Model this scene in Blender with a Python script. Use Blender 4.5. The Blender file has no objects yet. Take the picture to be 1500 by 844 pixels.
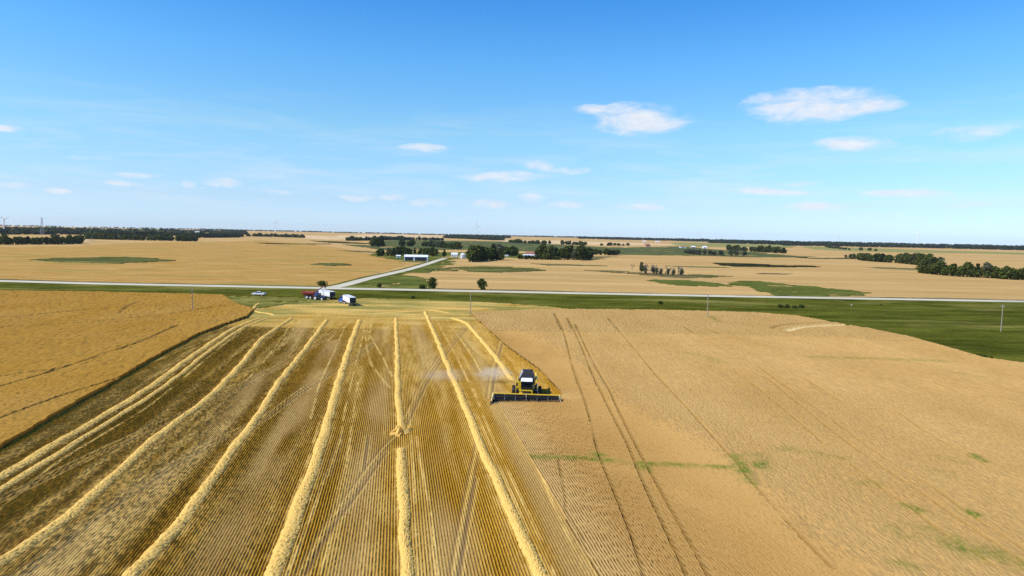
import bpy, bmesh, math, random
import numpy as np
from mathutils import Vector, Matrix, Euler
S = bpy.context.scene
COL = S.collection
R = math.radians
rng = np.random.default_rng(7)
random.seed(7)

# ------------------------------------------------------------------ camera, sun, sky, exposure
cam = bpy.data.cameras.new('camera')
cam.lens = 23.28; cam.sensor_width = 36.0; cam.clip_start = 0.5; cam.clip_end = 90000
co = bpy.data.objects.new('camera', cam); COL.objects.link(co)
co.location = (0, 0, 30.0)
co.rotation_euler = (Matrix.Rotation(R(90 - 4.51), 3, 'X') @ Matrix.Rotation(R(1.2), 3, 'Z')).to_euler()
S.camera = co

SUN_EL, SUN_AZ = 47.0, 246.0            # degrees above the horizon; compass bearing with the camera looking north
sd = Vector((math.sin(R(SUN_AZ)) * math.cos(R(SUN_EL)), math.cos(R(SUN_AZ)) * math.cos(R(SUN_EL)), math.sin(R(SUN_EL))))
sl = bpy.data.lights.new('sun', 'SUN'); sl.energy = 5.0; sl.angle = R(0.53); sl.color = (1.0, .93, .81)
so = bpy.data.objects.new('sun', sl); COL.objects.link(so); so.rotation_euler = sd.to_track_quat('Z', 'Y').to_euler()

# bearing, height, half width, half height (radians) and thickness of each cloud
CLOUDS = [[0.1154,0.1862,0.0404,0.009,0.8],[0.1832,0.1706,0.0866,0.0258,1.0],[0.1602,0.1813,0.052,0.0168,1.0],[0.4181,0.182,0.1097,0.0271,1.15],[0.3482,0.1937,0.0289,0.009,0.7],[0.4836,0.1779,0.0462,0.0116,0.9],[0.4663,0.1312,0.0647,0.011,0.9],[0.59,0.1364,0.052,0.0116,0.5],[0.6237,0.1413,0.0346,0.009,0.3],[-0.1358,0.1257,0.0416,0.0071,0.75],[0.04,0.1046,0.0323,0.0116,0.8],[0.0777,0.0991,0.0462,0.0077,0.5],[-0.0035,0.0877,0.0635,0.0097,0.6],[-0.0626,0.0864,0.0346,0.0071,0.45],[-0.5679,0.0858,0.0323,0.0039,0.5],[-0.5144,0.069,0.0323,0.0058,0.7],[-0.5277,0.0577,0.03,0.0045,0.5],[-0.4125,0.0639,0.03,0.009,0.7],[-0.4546,0.059,0.0127,0.0058,0.5],[-0.6473,0.048,0.0289,0.0058,0.6],[-0.6017,0.0433,0.0196,0.0045,0.7],[-0.6504,0.1139,0.0231,0.0052,0.6],[0.3676,0.0697,0.0751,0.0071,0.5],[0.3979,0.0779,0.0462,0.0058,0.4],[0.5326,0.0654,0.0808,0.0071,0.5],[0.6058,0.05,0.0693,0.0064,0.35],[0.4252,0.0481,0.0404,0.0077,0.35],[-0.1249,0.0465,0.0346,0.0097,0.4],[-0.1799,0.053,0.0254,0.0077,0.4],[-0.0354,0.0467,0.0346,0.009,0.4],[0.0279,0.0571,0.0266,0.0116,0.4],[-0.229,0.0504,0.0346,0.0064,0.35],[0.0791,0.0479,0.0404,0.0077,0.3],[0.1897,0.0445,0.052,0.0064,0.25],[0.4252,0.0481,0.0462,0.0103,0.45],[-0.3373,0.0561,0.052,0.0058,0.25]]
w = bpy.data.worlds.new('World'); S.world = w; w.use_nodes = True
nt = w.node_tree; nt.nodes.clear()
sky = nt.nodes.new('ShaderNodeTexSky'); sky.sky_type = 'NISHITA'; sky.sun_disc = False
sky.sun_elevation = R(SUN_EL); sky.sun_rotation = R(SUN_AZ); sky.altitude = 500
sky.air_density = 1.0; sky.dust_density = 0.35; sky.ozone_density = 2.6
hs = nt.nodes.new('ShaderNodeHueSaturation'); hs.inputs['Saturation'].default_value = 1.18; hs.inputs['Hue'].default_value = 0.497
bg = nt.nodes.new('ShaderNodeBackground'); bg.inputs['Strength'].default_value = 0.12
ow = nt.nodes.new('ShaderNodeOutputWorld')
tcw = nt.nodes.new('ShaderNodeTexCoord'); sxyz = nt.nodes.new('ShaderNodeSeparateXYZ'); nt.links.new(tcw.outputs['Generated'], sxyz.inputs[0])
mr = nt.nodes.new('ShaderNodeMapRange'); mr.inputs[1].default_value = 0.0; mr.inputs[2].default_value = .4; nt.links.new(sxyz.outputs['Z'], mr.inputs[0])
cr = nt.nodes.new('ShaderNodeValToRGB'); nt.links.new(mr.outputs[0], cr.inputs[0])     # clear dry prairie air: bluer at every height above the horizon than the model's
for i, (p, c) in enumerate(((.0, (.82, 1.12, 1.9)), (.12, (.90, 1.05, 1.42)), (.37, (1.18, 1.40, 1.40)), (.61, (.92, 1.45, 1.68)), (.83, (.56, 1.27, 1.75)), (1.0, (.50, 1.2, 1.72)))):
    e_ = cr.color_ramp.elements[i] if i < 2 else cr.color_ramp.elements.new(p)
    e_.position = p; e_.color = tuple(v / 2 for v in c) + (1,)
mu = nt.nodes.new('ShaderNodeMix'); mu.data_type = 'RGBA'; mu.blend_type = 'MULTIPLY'; mu.inputs[0].default_value = 1.0
sc2 = nt.nodes.new('ShaderNodeVectorMath'); sc2.operation = 'SCALE'; sc2.inputs[3].default_value = 2.0
nt.links.new(sky.outputs[0], hs.inputs['Color']); nt.links.new(hs.outputs[0], mu.inputs[6]); nt.links.new(cr.outputs[0], mu.inputs[7]); nt.links.new(mu.outputs[2], sc2.inputs[0])
# thin fair-weather clouds: white vapour by bearing and height in the sky, torn by noise
def wn(kind, ins, **a):
    x = nt.nodes.new('ShaderNode' + kind)
    for k, v in a.items(): setattr(x, k, v)
    for k, v in ins.items():
        if isinstance(v, bpy.types.NodeSocket): nt.links.new(v, x.inputs[k])
        else: x.inputs[k].default_value = v
    return x
def wm(op, a, b=0.0, c=0.0): return wn('Math', {0: a, 1: b, 2: c}, operation=op).outputs[0]
az = wm('ARCTAN2', sxyz.outputs['X'], sxyz.outputs['Y']); el = wm('ARCSINE', sxyz.outputs['Z'])
ae = wn('CombineXYZ', {0: az, 1: el, 2: 0.0}).outputs[0]
nst = wn('VectorMath', {0: ae, 1: (17.0, 46.0, 1.0)}, operation='MULTIPLY').outputs[0]
n1 = wn('TexNoise', {'Vector': nst, 'Scale': 1.0, 'Detail': 8.0, 'Roughness': .62, 'Distortion': .5}).outputs[0]
n2 = wn('TexNoise', {'Vector': nst, 'Scale': 3.1, 'Detail': 6.0, 'Roughness': .6, 'Distortion': .2}).outputs[0]
warp = wn('VectorMath', {0: wn('TexNoise', {'Vector': nst, 'Scale': .9, 'Detail': 3.0}).outputs[1], 1: (.5, .5, .5)}, operation='SUBTRACT').outputs[0]
aew = wn('VectorMath', {0: warp, 1: (.030, .010, 0), 2: ae}, operation='MULTIPLY_ADD').outputs[0]
acc = None
for (a0, e0, wa, we, dn) in CLOUDS:
    q = wn('VectorMath', {0: aew, 1: (a0, e0, 0)}, operation='SUBTRACT').outputs[0]
    q = wn('VectorMath', {0: q, 1: (1 / wa, 1 / we, 0)}, operation='MULTIPLY').outputs[0]
    q = wn('VectorMath', {0: q, 1: q}, operation='DOT_PRODUCT').outputs['Value']
    f = wm('MULTIPLY', wm('SUBTRACT', 1.0, q), .5 + .55 * dn)
    acc = f if acc is None else wm('MAXIMUM', acc, f)
f0 = wm('MAXIMUM', acc, 0.0)
rawc = wm('ADD', wm('MULTIPLY', f0, 1.15), wm('MULTIPLY', wm('SUBTRACT', n1, .50), 3.2))
alp = wn('MapRange', {0: rawc, 1: 0.0, 2: 1.6}, interpolation_type='SMOOTHSTEP').outputs[0]
alp = wm('MULTIPLY', alp, wn('MapRange', {0: f0, 1: 0.0, 2: .35}, interpolation_type='SMOOTHSTEP').outputs[0])
band = wn('MapRange', {0: el, 1: .012, 2: .06}).outputs[0]; band = wm('MULTIPLY', band, wn('MapRange', {0: el, 1: .20, 2: .10}).outputs[0])     # torn veil low over the horizon
veil = wn('TexNoise', {'Vector': wn('VectorMath', {0: ae, 1: (5.0, 42.0, 1.0)}, operation='MULTIPLY').outputs[0], 'Scale': 1.0, 'Detail': 7.0, 'Roughness': .6, 'Distortion': .4}).outputs[0]
veil = wm('MULTIPLY', wm('MULTIPLY', wn('MapRange', {0: veil, 1: .46, 2: .70}).outputs[0], band), .34)
alp = wm('MINIMUM', wm('ADD', wm('MULTIPLY', alp, .90), veil), 1.0)
ccol = wn('Mix', {0: wn('MapRange', {0: n2, 1: .3, 2: .65}).outputs[0], 6: (6.6, 6.95, 7.7, 1), 7: (7.5, 7.7, 8.1, 1)}, data_type='RGBA').outputs[2]
skyc = wn('Mix', {0: alp, 6: sc2.outputs[0], 7: ccol}, data_type='RGBA').outputs[2]
nt.links.new(skyc, bg.inputs[0]); nt.links.new(bg.outputs[0], ow.inputs[0])
S.view_settings.view_transform = 'Standard'; S.view_settings.look = 'None'
S.view_settings.exposure = 0.0; S.view_settings.gamma = 1.0
S.render.engine = 'CYCLES'
S.cycles.volume_bounces = 24; S.cycles.max_bounces = 24; S.cycles.diffuse_bounces = 3; S.cycles.glossy_bounces = 2; S.cycles.transparent_max_bounces = 12
S.cycles.use_denoising = False
S.cycles.volume_max_steps = 256; S.cycles.volume_step_rate = 1.0

# ------------------------------------------------------------------ the land and the plan (metres; camera stands at 0,0)
def smooth(a, b, t):
    t = np.clip((t - a) / (b - a), 0, 1)
    return t * t * (3 - 2 * t)
def terrain(x, y):
    """height of the land in metres: level by the camera, gently rolling prairie beyond the road"""
    x = np.asarray(x, float); y = np.asarray(y, float)
    d = np.hypot(x, y)
    z = 21.0 * smooth(1500, 7500, d)
    z = z + smooth(420, 1100, d) * (1.1 * np.sin(x / 190 + 1.3) * np.sin(y / 150 + .5) + .7 * np.sin(x / 97 + y / 133))
    z = z + smooth(3000, 6500, d) * 3.0 * np.sin(x / 1100 + 2.0) * np.cos(y / 900)
    return z

def tz(x, y): return float(terrain(x, y))
PLAN = {
'left_crop': [[-304.9,291.5],[-247.5,295.0],[-229.7,295.8],[-185.9,299.3],[-145.2,298.4],[-130.9,298.3],[-110.7,263.9],[-96.69,247.03],[-90.55,225.3],[-89.83,206.36],[-88.37,185.19],[-81.18,147.35],[-74.81,119.62],[-71.44,102.03],[-69.29,93.22],[-67.89,86.32],[-66.96,78.65],[-66.54,69.32],[-98.35,74.56],[-339.8,262.2]],
'right_crop': [[8.75,52.74],[8.24,56.7],[7.18,62.37],[5.55,73.09],[2.9,88.04],[-0.45,107.45],[-2.29,118.17],[-2.88,121.18],[9.91,122.28],[9.84,124.97],[6.51,146.54],[-1.53,178.73],[-7.01,206.49],[-11.74,230.88],[-15.4,250.6],[-2.5,259.8],[14.0,266.4],[28.2,270.3],[56.8,273.1],[85.2,273.3],[101.5,271.4],[114.4,262.2],[119.46,244.43],[123.89,228.93],[127.4,210.84],[125.84,185.49],[124.69,172.94],[130.27,166.14],[138.86,147.32],[138.69,114.58],[65.81,52.85]],
'cut_line': [[8.75,52.74],[8.24,56.7],[7.18,62.37],[5.55,73.09],[2.9,88.04],[-0.45,107.45],[-2.29,118.17],[-2.88,121.18],[9.91,122.28]],
'stubble': [[-61.44,50.06],[-66.54,69.32],[-66.96,78.65],[-67.89,86.32],[-69.29,93.22],[-71.44,102.03],[-74.81,119.62],[-81.18,147.35],[-88.37,185.19],[-89.83,206.36],[-90.55,225.3],[-96.69,247.03],[-94.9,261.8],[-89.6,279.2],[-81.0,290.0],[-68.4,300.7],[-46.8,302.2],[-15.2,296.3],[3.1,288.2],[14.9,283.5],[28.2,270.3],[14.0,266.4],[-2.5,259.8],[-15.4,250.6],[-11.74,230.88],[-7.01,206.49],[-1.53,178.73],[6.51,146.54],[9.84,124.97],[9.91,122.28],[-2.88,121.18],[-2.29,118.17],[-0.45,107.45],[2.9,88.04],[5.55,73.09],[7.18,62.37],[8.24,56.7],[8.75,52.74],[8.75,52.74]],
'verge_edge': [[-304.9,291.5],[-247.5,295.0],[-229.7,295.8],[-185.9,299.3],[-145.2,298.4],[-130.9,298.3],[-111.7,266.3],[-100.1,251.0],[-94.9,261.8],[-89.6,279.2],[-81.0,290.0],[-68.4,300.7],[-46.8,302.2],[-15.2,296.3],[3.1,288.2],[14.9,283.5],[28.2,270.3],[56.8,273.1],[85.2,273.3],[101.5,271.4],[114.4,262.2],[119.46,244.43],[123.89,228.93],[127.4,210.84],[125.84,185.49],[124.69,172.94],[130.27,166.14],[138.86,147.32]],
'road': [[-374.5,344.7],[-303.5,345.0],[-268.0,345.4],[-212.2,341.8],[-159.4,342.4],[-106.4,343.0],[-53.3,343.6],[0.1,344.2],[53.6,344.7],[107.3,345.3],[161.7,347.2],[217.0,349.4],[272.7,351.3],[329.9,354.1],[424.7,356.8]],
'side_road': [[-97.2,345.4],[-94.4,372.4],[-93.2,428.9],[-89.2,492.7],[-86.3,555.5],[-85.8,646.2],[-86.6,758.1],[-85.0,834.3]],
'field_trail': [[-257.5,292.5],[-228.6,294.3],[-184.8,297.4],[-148.6,299.0],[-130.3,299.8],[-108.9,300.7],[-99.0,298.9]],
'windrows': {"w1":[[-59.06,69.4],[-60.36,76.58],[-61.58,85.11],[-63.49,96.34],[-65.39,109.41],[-68.46,126.41],[-73.49,147.46],[-79.32,174.16],[-84.67,201.47],[-85.77,225.51]],"w2":[[-44.76,54.23],[-44.83,56.47],[-44.54,59.23],[-44.39,62.97],[-45.33,68.39],[-47.05,75.76],[-49.17,84.86],[-51.38,96.38],[-52.64,111.54],[-56.9,131.95],[-61.2,150.79],[-68.93,181.11],[-71.23,196.46],[-75.68,227.21]],"w3":[[-32.18,53.48],[-32.42,55.5],[-32.87,65.02],[-36.88,83.16],[-38.51,92.45],[-40.27,104.41],[-44.85,124.54],[-49.07,148.45],[-54.25,177.65],[-62.89,224.33]],"w4":[[-19.88,53.75],[-20.29,56.0],[-21.89,65.55],[-24.65,81.4],[-27.76,98.2],[-33.25,125.59],[-42.52,173.55],[-52.12,226.11]],"w5":[[-41.01,233.67],[-29.4,169.88],[-23.2,135.12],[-19.08,112.04],[-16.42,99.01]],"w5b":[[-15.06,90.93],[-12.75,77.68],[-10.73,66.9],[-8.78,56.47],[-8.19,53.13]],"w6":[[-33.5,254.1],[-28.89,229.94],[-20.15,182.09],[-11.29,133.05],[-6.77,109.06],[-4.24,93.18],[-2.05,82.74],[0.13,70.74],[1.97,61.57],[2.95,56.48],[3.34,54.45]],"w7":[[-21.72,234.97],[-16.35,228.27],[-8.77,189.71],[-3.3,159.46],[-0.04,139.41],[0.69,134.83]],"turn":[[-104.6,273.2],[-101.4,260.6],[-96.69,247.03],[-92.01,240.15],[-86.81,236.85],[-83.7,232.3]],"head":[[-51.72,244.14],[-43.69,248.86],[-32.9,257.7],[-23.3,251.4]]},
'pile': [-16.3,98.31],
'straw': [[[-53.47,67.66],[-56.97,80.69],[-58.74,93.63],[-60.63,108.69],[-64.63,126.78],[-69.55,147.82],[-76.22,177.08],[-83.56,208.94]],[[-45.49,203.82],[-33.66,156.03],[-26.39,134.81],[-23.16,126.51]],[[-44.88,203.91],[-33.1,165.39],[-24.67,136.98]],[[-50.42,180.48],[-52.43,202.79],[-54.18,223.93]],[[-31.76,103.86],[-37.84,130.53],[-43.46,160.34],[-52.53,207.36]],[[-23.06,67.13],[-26.01,83.57],[-29.82,102.07]],[[-23.34,89.21],[-27.85,110.44],[-34.35,144.56],[-42.47,187.68],[-50.14,224.6]],[[-47.66,225.0],[-39.46,181.93]],[[-19.12,55.58],[-20.6,67.25],[-22.72,81.27]],[[-16.18,55.7],[-18.8,72.78],[-22.68,92.26],[-30.49,131.23]],[[-7.75,56.04],[-11.63,79.55],[-17.08,111.3]],[[-6.08,56.11],[-8.0,67.87],[-10.95,81.97],[-13.7,96.1]],[[-5.22,107.92],[-1.31,85.08],[1.6,68.34],[3.56,56.51]],[[-7.96,133.37],[-3.7,104.01],[0.32,80.24],[3.24,63.64],[4.29,56.54]],[[-22.36,229.14],[-9.92,164.25],[-3.5,124.89]],[[-25.86,228.57],[-12.24,154.97],[-5.7,116.9]],[[-86.24,237.99],[-68.64,236.95],[-48.46,246.9],[-29.4,259.5],[-12.8,251.1]],[[-73.16,220.83],[-58.37,158.6],[-51.28,123.39]],[[-70.98,221.18],[-62.1,178.94]],[[-99.38,239.89],[-84.39,247.04],[-67.2,259.7],[-42.2,272.2],[-8.2,271.0],[14.3,272.7]],[[-60.7,279.5],[-32.0,282.5],[3.1,281.1]],[[-88.0,265.8],[-66.8,281.1],[-38.9,289.8]],[[-77.34,98.55],[-79.13,126.61],[-82.3,176.28]],[[6.9,59.63],[5.62,68.54],[3.99,82.85]]],
'ruts': [[[-55.91,70.81],[-55.27,87.14],[-53.95,101.42],[-52.91,112.96],[-52.66,126.71],[-52.32,153.93],[-53.9,199.64]],[[-54.94,69.55],[-54.1,85.27],[-52.63,98.9],[-51.47,109.87],[-51.04,123.41],[-50.65,149.9],[-52.05,194.27]],[[-41.89,52.66],[-42.06,55.1],[-43.11,67.66],[-42.88,85.16],[-41.64,95.16],[-39.73,104.45],[-39.74,126.15],[-37.85,151.3],[-38.05,179.76]],[[-41.02,52.27],[-41.1,54.68],[-42.08,66.69],[-41.77,83.64],[-40.56,93.59],[-38.73,102.95],[-38.54,123.98],[-36.8,148.97],[-36.8,176.49]],[[-18.06,55.62],[-18.38,65.72],[-18.0,75.87],[-17.48,89.59],[-16.15,98.67]],[[-17.53,55.64],[-17.66,65.12],[-17.22,75.29],[-16.7,88.48]],[[-16.88,103.03],[-17.61,132.45],[-17.19,168.3],[-15.22,213.01]],[[-16.01,102.34],[-16.63,131.3],[-15.96,166.45],[-14.13,210.02]],[[-4.64,56.17],[-4.71,66.37],[-4.58,79.95],[-4.45,93.48]],[[-4.16,56.19],[-4.15,66.4],[-4.05,79.52]],[[-3.96,119.54],[-3.94,147.75],[-2.99,186.74],[-1.89,228.78]],[[-3.33,119.59],[-3.17,147.83],[-2.21,186.84],[-1.18,228.89]],[[-24.64,95.34],[-22.07,78.95]],[[-20.68,95.61],[-18.22,81.54]]],
'mids': [[[-39.84,52.96],[-39.97,58.25],[-40.78,70.66],[-44.1,93.99],[-48.79,123.61],[-57.61,168.48],[-68.79,221.54]],[[-24.83,52.49],[-26.77,60.85],[-28.64,72.26],[-33.63,98.13],[-39.17,130.4],[-48.61,180.72]],[[-14.23,52.9],[-14.41,55.77],[-16.51,72.9],[-20.19,95.65],[-26.45,131.61],[-41.02,209.1]],[[-4.52,55.48],[-7.53,79.79],[-12.45,111.67],[-20.89,162.97],[-33.97,227.24]],[[7.13,55.95],[5.1,72.11],[1.93,92.35],[-3.33,127.74],[-13.19,185.39],[-19.23,220.7]]],
'tracks_right': [[[16.6,252.9],[16.18,198.87],[14.22,149.28],[13.42,114.71],[12.32,90.09],[12.34,79.1],[12.39,69.6],[12.36,63.46],[12.15,57.34],[12.06,55.43]],[[20.45,238.65],[19.46,187.0],[17.89,142.55],[17.18,112.83],[16.96,93.25],[16.39,79.33],[16.13,67.35],[15.95,58.43],[15.8,55.58]],[[21.79,221.48],[19.8,161.96],[19.29,127.5],[18.47,106.84],[18.01,87.75],[17.91,75.31],[17.82,65.89],[17.79,57.57],[17.74,55.39]],[[35.62,241.16],[33.83,194.9],[32.6,163.4],[31.72,142.23],[31.07,113.93],[30.61,97.22],[30.26,85.94],[29.77,79.01]],[[6.58,85.76],[6.59,74.71],[6.35,69.3],[7.29,64.66],[7.51,60.56],[7.41,55.79]],[[58.18,151.98],[57.07,141.41],[54.57,115.8],[52.4,97.11],[51.58,87.86],[51.63,78.12],[50.63,69.82],[50.48,62.43]],[[54.67,144.49],[55.06,138.04],[50.7,102.77],[49.39,87.09],[49.17,77.99],[48.59,68.91],[48.21,59.48]],[[63.71,142.04],[61.83,117.48],[67.92,115.75],[65.83,103.84],[64.63,94.88],[64.08,87.34],[64.29,80.38]],[[50.49,149.34],[49.55,128.82],[47.65,109.03],[46.11,95.16]],[[29.75,80.08],[29.77,79.01],[29.62,68.8],[29.46,62.17],[29.59,57.82]],[[45.55,85.62],[45.1,77.77],[45.09,71.23],[44.59,64.92],[44.98,59.05]],[[94.39,203.02],[93.63,185.19],[91.19,170.01]],[[90.72,139.82],[88.82,123.18],[90.38,114.29]],[[58.8,245.0],[64.93,212.61],[68.67,187.6]],[[58.16,219.09],[57.54,170.8]]],
'tracks_left': [[[-100.77,116.25],[-98.95,126.52],[-92.82,136.29],[-94.68,154.36]],[[-94.24,108.61],[-92.79,118.54],[-92.82,136.29],[-95.34,166.89],[-101.6,199.92]],[[-77.81,91.66],[-77.34,98.55],[-77.52,111.85],[-76.18,129.97]],[[-146.14,173.55],[-147.05,188.77],[-131.68,201.42],[-118.58,224.32],[-111.4,256.1]],[[-160.74,206.49],[-147.73,237.53],[-126.9,260.6]],[[-134.4,225.44],[-144.82,249.58],[-147.7,261.6]]],
'mown': [[[87.79,221.92],[92.6,229.02],[98.09,234.05],[108.93,240.1],[119.38,244.47]],[[109.96,203.81],[116.01,200.18],[126.17,202.13]]],
'mown_pale': [[[91.43,217.89],[99.62,226.82],[110.59,233.41],[126.4,239.28]]],
'weeds': [[[[2.93,87.47],[6.0,87.0],[9.03,86.55],[14.08,85.21],[18.26,84.6],[23.31,84.3],[29.0,83.44]],0.8,0.9],[[[31.14,88.56],[30.27,84.71],[29.89,81.75]],1.2,0.9],[[[29.9,81.19],[29.58,78.47]],0.8,0.7],[[[33.7,88.72],[32.93,84.26]],1.3,0.9],[[[38.98,91.79],[41.68,90.57],[42.57,89.0]],1.4,0.5],[[[44.82,88.09],[46.4,88.58]],0.7,0.8],[[[44.76,72.52],[45.54,71.08]],0.7,0.9],[[[50.78,71.08],[51.11,70.01]],0.7,1],[[[44.11,64.19],[43.82,61.81],[44.43,60.87]],1.5,0.75],[[[39.67,66.16],[40.38,65.09],[43.48,66.34]],1.5,0.45],[[[46.35,60.95],[47.74,58.86]],2,0.6],[[[65.06,90.66],[64.74,88.27]],0.7,0.8],[[[59.87,89.01],[61.31,87.81]],1.2,0.35],[[[42.81,78.68],[45.16,79.33]],1.0,0.4],[[[76.48,167.45],[86.39,167.22],[101.06,166.65],[109.4,165.4]],1.8,0.5],[[[45.59,169.42],[48.61,165.21],[50.16,156.94]],1.8,0.35],[[[76.9,252.9],[74.87,238.31]],1.2,0.8],[[[62.52,170.44],[68.49,168.36]],1.0,0.4],[[[102.3,150.96],[104.85,146.0]],1.2,0.35],[[[12.06,88.04],[12.43,87.4]],1.0,0.9],[[[17.39,84.55],[17.47,82.76]],0.9,1.0],[[[36.16,58.68],[36.71,58.35]],1,0.6],[[[55.21,83.79],[56.58,83.29]],1.2,0.3]],
'west_field': [[-375.1,359.0],[-316.7,360.1],[-279.7,360.4],[-222.7,358.8],[-166.9,358.6],[-115.9,361.4],[-105.5,366.8],[-101.4,426.2],[-99.1,517.4],[-104.1,627.9],[-120.5,726.7],[-178.6,884.3],[-232.3,1020.3],[-322.6,1247.2],[-523.6,1634.2],[-763.5,1997.9],[-714.0,1537.0],[-741.5,1306.5],[-678.9,1044.3],[-714.1,922.7],[-810.6,863.3]],
'patches': {"slough_left":[[-418.0,574.0],[-421.8,618.8],[-401.5,647.9],[-366.5,651.0],[-316.7,613.2],[-315.1,570.1],[-338.2,545.5],[-376.9,552.7]],"slough_small":[[-189.3,610.3],[-179.7,643.5],[-151.8,616.5],[-157.2,584.6],[-175.4,588.9]],"slough_mid":[[-68.9,563.4],[-54.5,616.7],[-20.3,641.3],[12.6,627.6],[23.4,605.2],[14.3,564.5],[-5.9,545.1],[-34.0,544.3],[-56.6,545.7]],"grass_fork":[[-89.8,347.3],[-90.6,398.1],[-88.8,451.7],[-83.3,473.3],[-59.2,446.8],[-48.2,388.0],[-43.3,354.8],[-69.3,352.6]],"grass_fork_b":[[-84.0,494.6],[-84.6,544.8],[-81.0,625.1],[-79.2,693.6],[-74.9,817.3],[-67.3,682.3],[-63.2,554.1],[-69.9,519.1]],"farm_grass":[[-177.4,856.6],[-110.8,712.6],[-93.8,723.2],[-90.0,787.9],[-28.7,900.3],[35.5,881.3],[43.2,1076.8],[-57.0,1082.9],[-203.0,1031.5]],"green_field":[[-291.7,1373.9],[-482.6,2352.8],[-447.2,2871.4],[-332.7,2902.5],[-94.0,2907.4],[24.1,2718.0],[127.3,2543.4],[315.3,2060.5],[616.8,2512.3],[643.0,2091.9],[595.4,1449.9],[613.7,1358.0],[431.6,1201.0],[367.6,1235.4],[184.1,1200.2],[163.7,1232.9],[90.5,1276.2],[-72.0,1366.5],[-157.5,1166.2],[-233.1,1184.4]],"grass_swale":[[92.9,474.0],[105.2,485.5],[124.9,484.3],[145.8,455.4],[143.2,435.8],[122.7,424.3],[106.2,437.5]],"grass_swale_b":[[155.9,472.0],[169.7,490.9],[184.0,495.3],[188.4,468.0],[197.7,445.0],[213.0,420.7],[215.0,396.0],[185.4,373.3],[154.5,364.1],[143.3,374.2],[151.3,420.8],[148.9,443.6]],"brush_strip":[[68.3,605.2],[93.9,609.3],[113.7,581.7],[145.9,566.7],[153.2,530.8],[144.4,514.7],[120.9,533.3],[97.9,559.5]],"dark_slough":[[251.3,834.5],[278.4,873.7],[320.6,866.1],[349.5,849.4],[386.0,835.5],[352.0,786.2],[278.9,752.9],[254.0,771.9]],"streak_a":[[-619.8,1600.2],[-523.3,1534.8],[-442.6,1585.0],[-437.1,1509.6],[-535.3,1480.3]],"streak_b":[[-289.7,1120.3],[-238.3,1096.1],[-204.7,1013.4],[-250.3,1051.5]],"streak_c":[[228.3,615.7],[254.9,618.6],[261.6,604.5],[228.6,599.5]],"streak_d":[[464.8,852.2],[504.0,829.7],[473.6,772.9],[447.7,805.3]],"streak_e":[[555.7,1353.1],[593.5,1283.8],[694.9,1352.7],[676.7,1291.2],[546.2,1208.3]],"olive_field":[[1044.2,4348.8],[1269.3,4135.1],[1597.7,3898.5],[1136.8,2772.5],[931.5,2755.5],[646.8,2528.6]],"olive_field_b":[[1523.8,3498.1],[1690.5,3296.7],[1857.9,3068.7],[2020.9,2812.1],[2186.5,2628.5],[1832.1,2201.8],[1629.6,2266.9],[1366.5,2256.1],[1167.8,2529.9]],"olive_field_c":[[-2549.4,3805.3],[-2680.6,4726.8],[-2222.2,4786.4],[-1894.4,4080.1],[-2009.1,3542.3],[-2076.7,3099.4]],"pink_field":[[-90.0,3725.8],[195.0,3908.8],[476.4,3604.0],[772.6,3216.1],[722.7,3007.6],[392.4,2565.8],[131.6,2630.5],[-48.5,2870.6]],"pale_field":[[-1062.3,3950.2],[-1084.6,5506.9],[-566.2,5318.3],[-434.6,4163.7],[-663.1,3367.3],[-826.4,3195.4]],"pale_field_b":[[-1247.7,3715.8],[-1039.1,3721.5],[-679.3,3123.6],[-604.0,2537.2],[-784.5,2572.7]],"pale_left":[[-1011.8,1362.5],[-1170.4,1644.7],[-1038.7,1611.3],[-787.4,1223.1],[-906.0,1372.4]],"grass_tan":[[94.9,929.6],[123.0,1003.5],[159.4,1038.6],[95.0,844.9]],"hedge_a":[[-389.4,1536.1],[-315.1,1506.1],[-256.6,1276.8],[-334.1,1403.5]],"hedge_b":[[-656.3,2152.3],[-537.7,2121.2],[-374.9,1791.7],[-450.2,1740.6]],"hedge_c":[[22.2,735.6],[52.2,730.9],[111.0,721.1],[79.0,701.2],[35.9,705.9]],"hedge_d":[[159.4,738.7],[220.1,738.0],[241.9,723.4],[184.8,718.7]],"hedge_e":[[149.2,567.8],[164.5,570.0],[179.7,553.5],[154.6,535.8]],"green_far":[[1887.4,7390.2],[3301.9,7864.1],[3707.9,6576.3],[2942.1,5217.4],[2217.5,5280.0],[1289.2,5046.4]],"green_far_b":[[-3284.2,4618.8],[-4072.2,6929.9],[-2955.5,6228.1],[-2276.2,4796.4],[-2856.1,4860.1],[-2818.1,3963.0]]},
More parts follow.
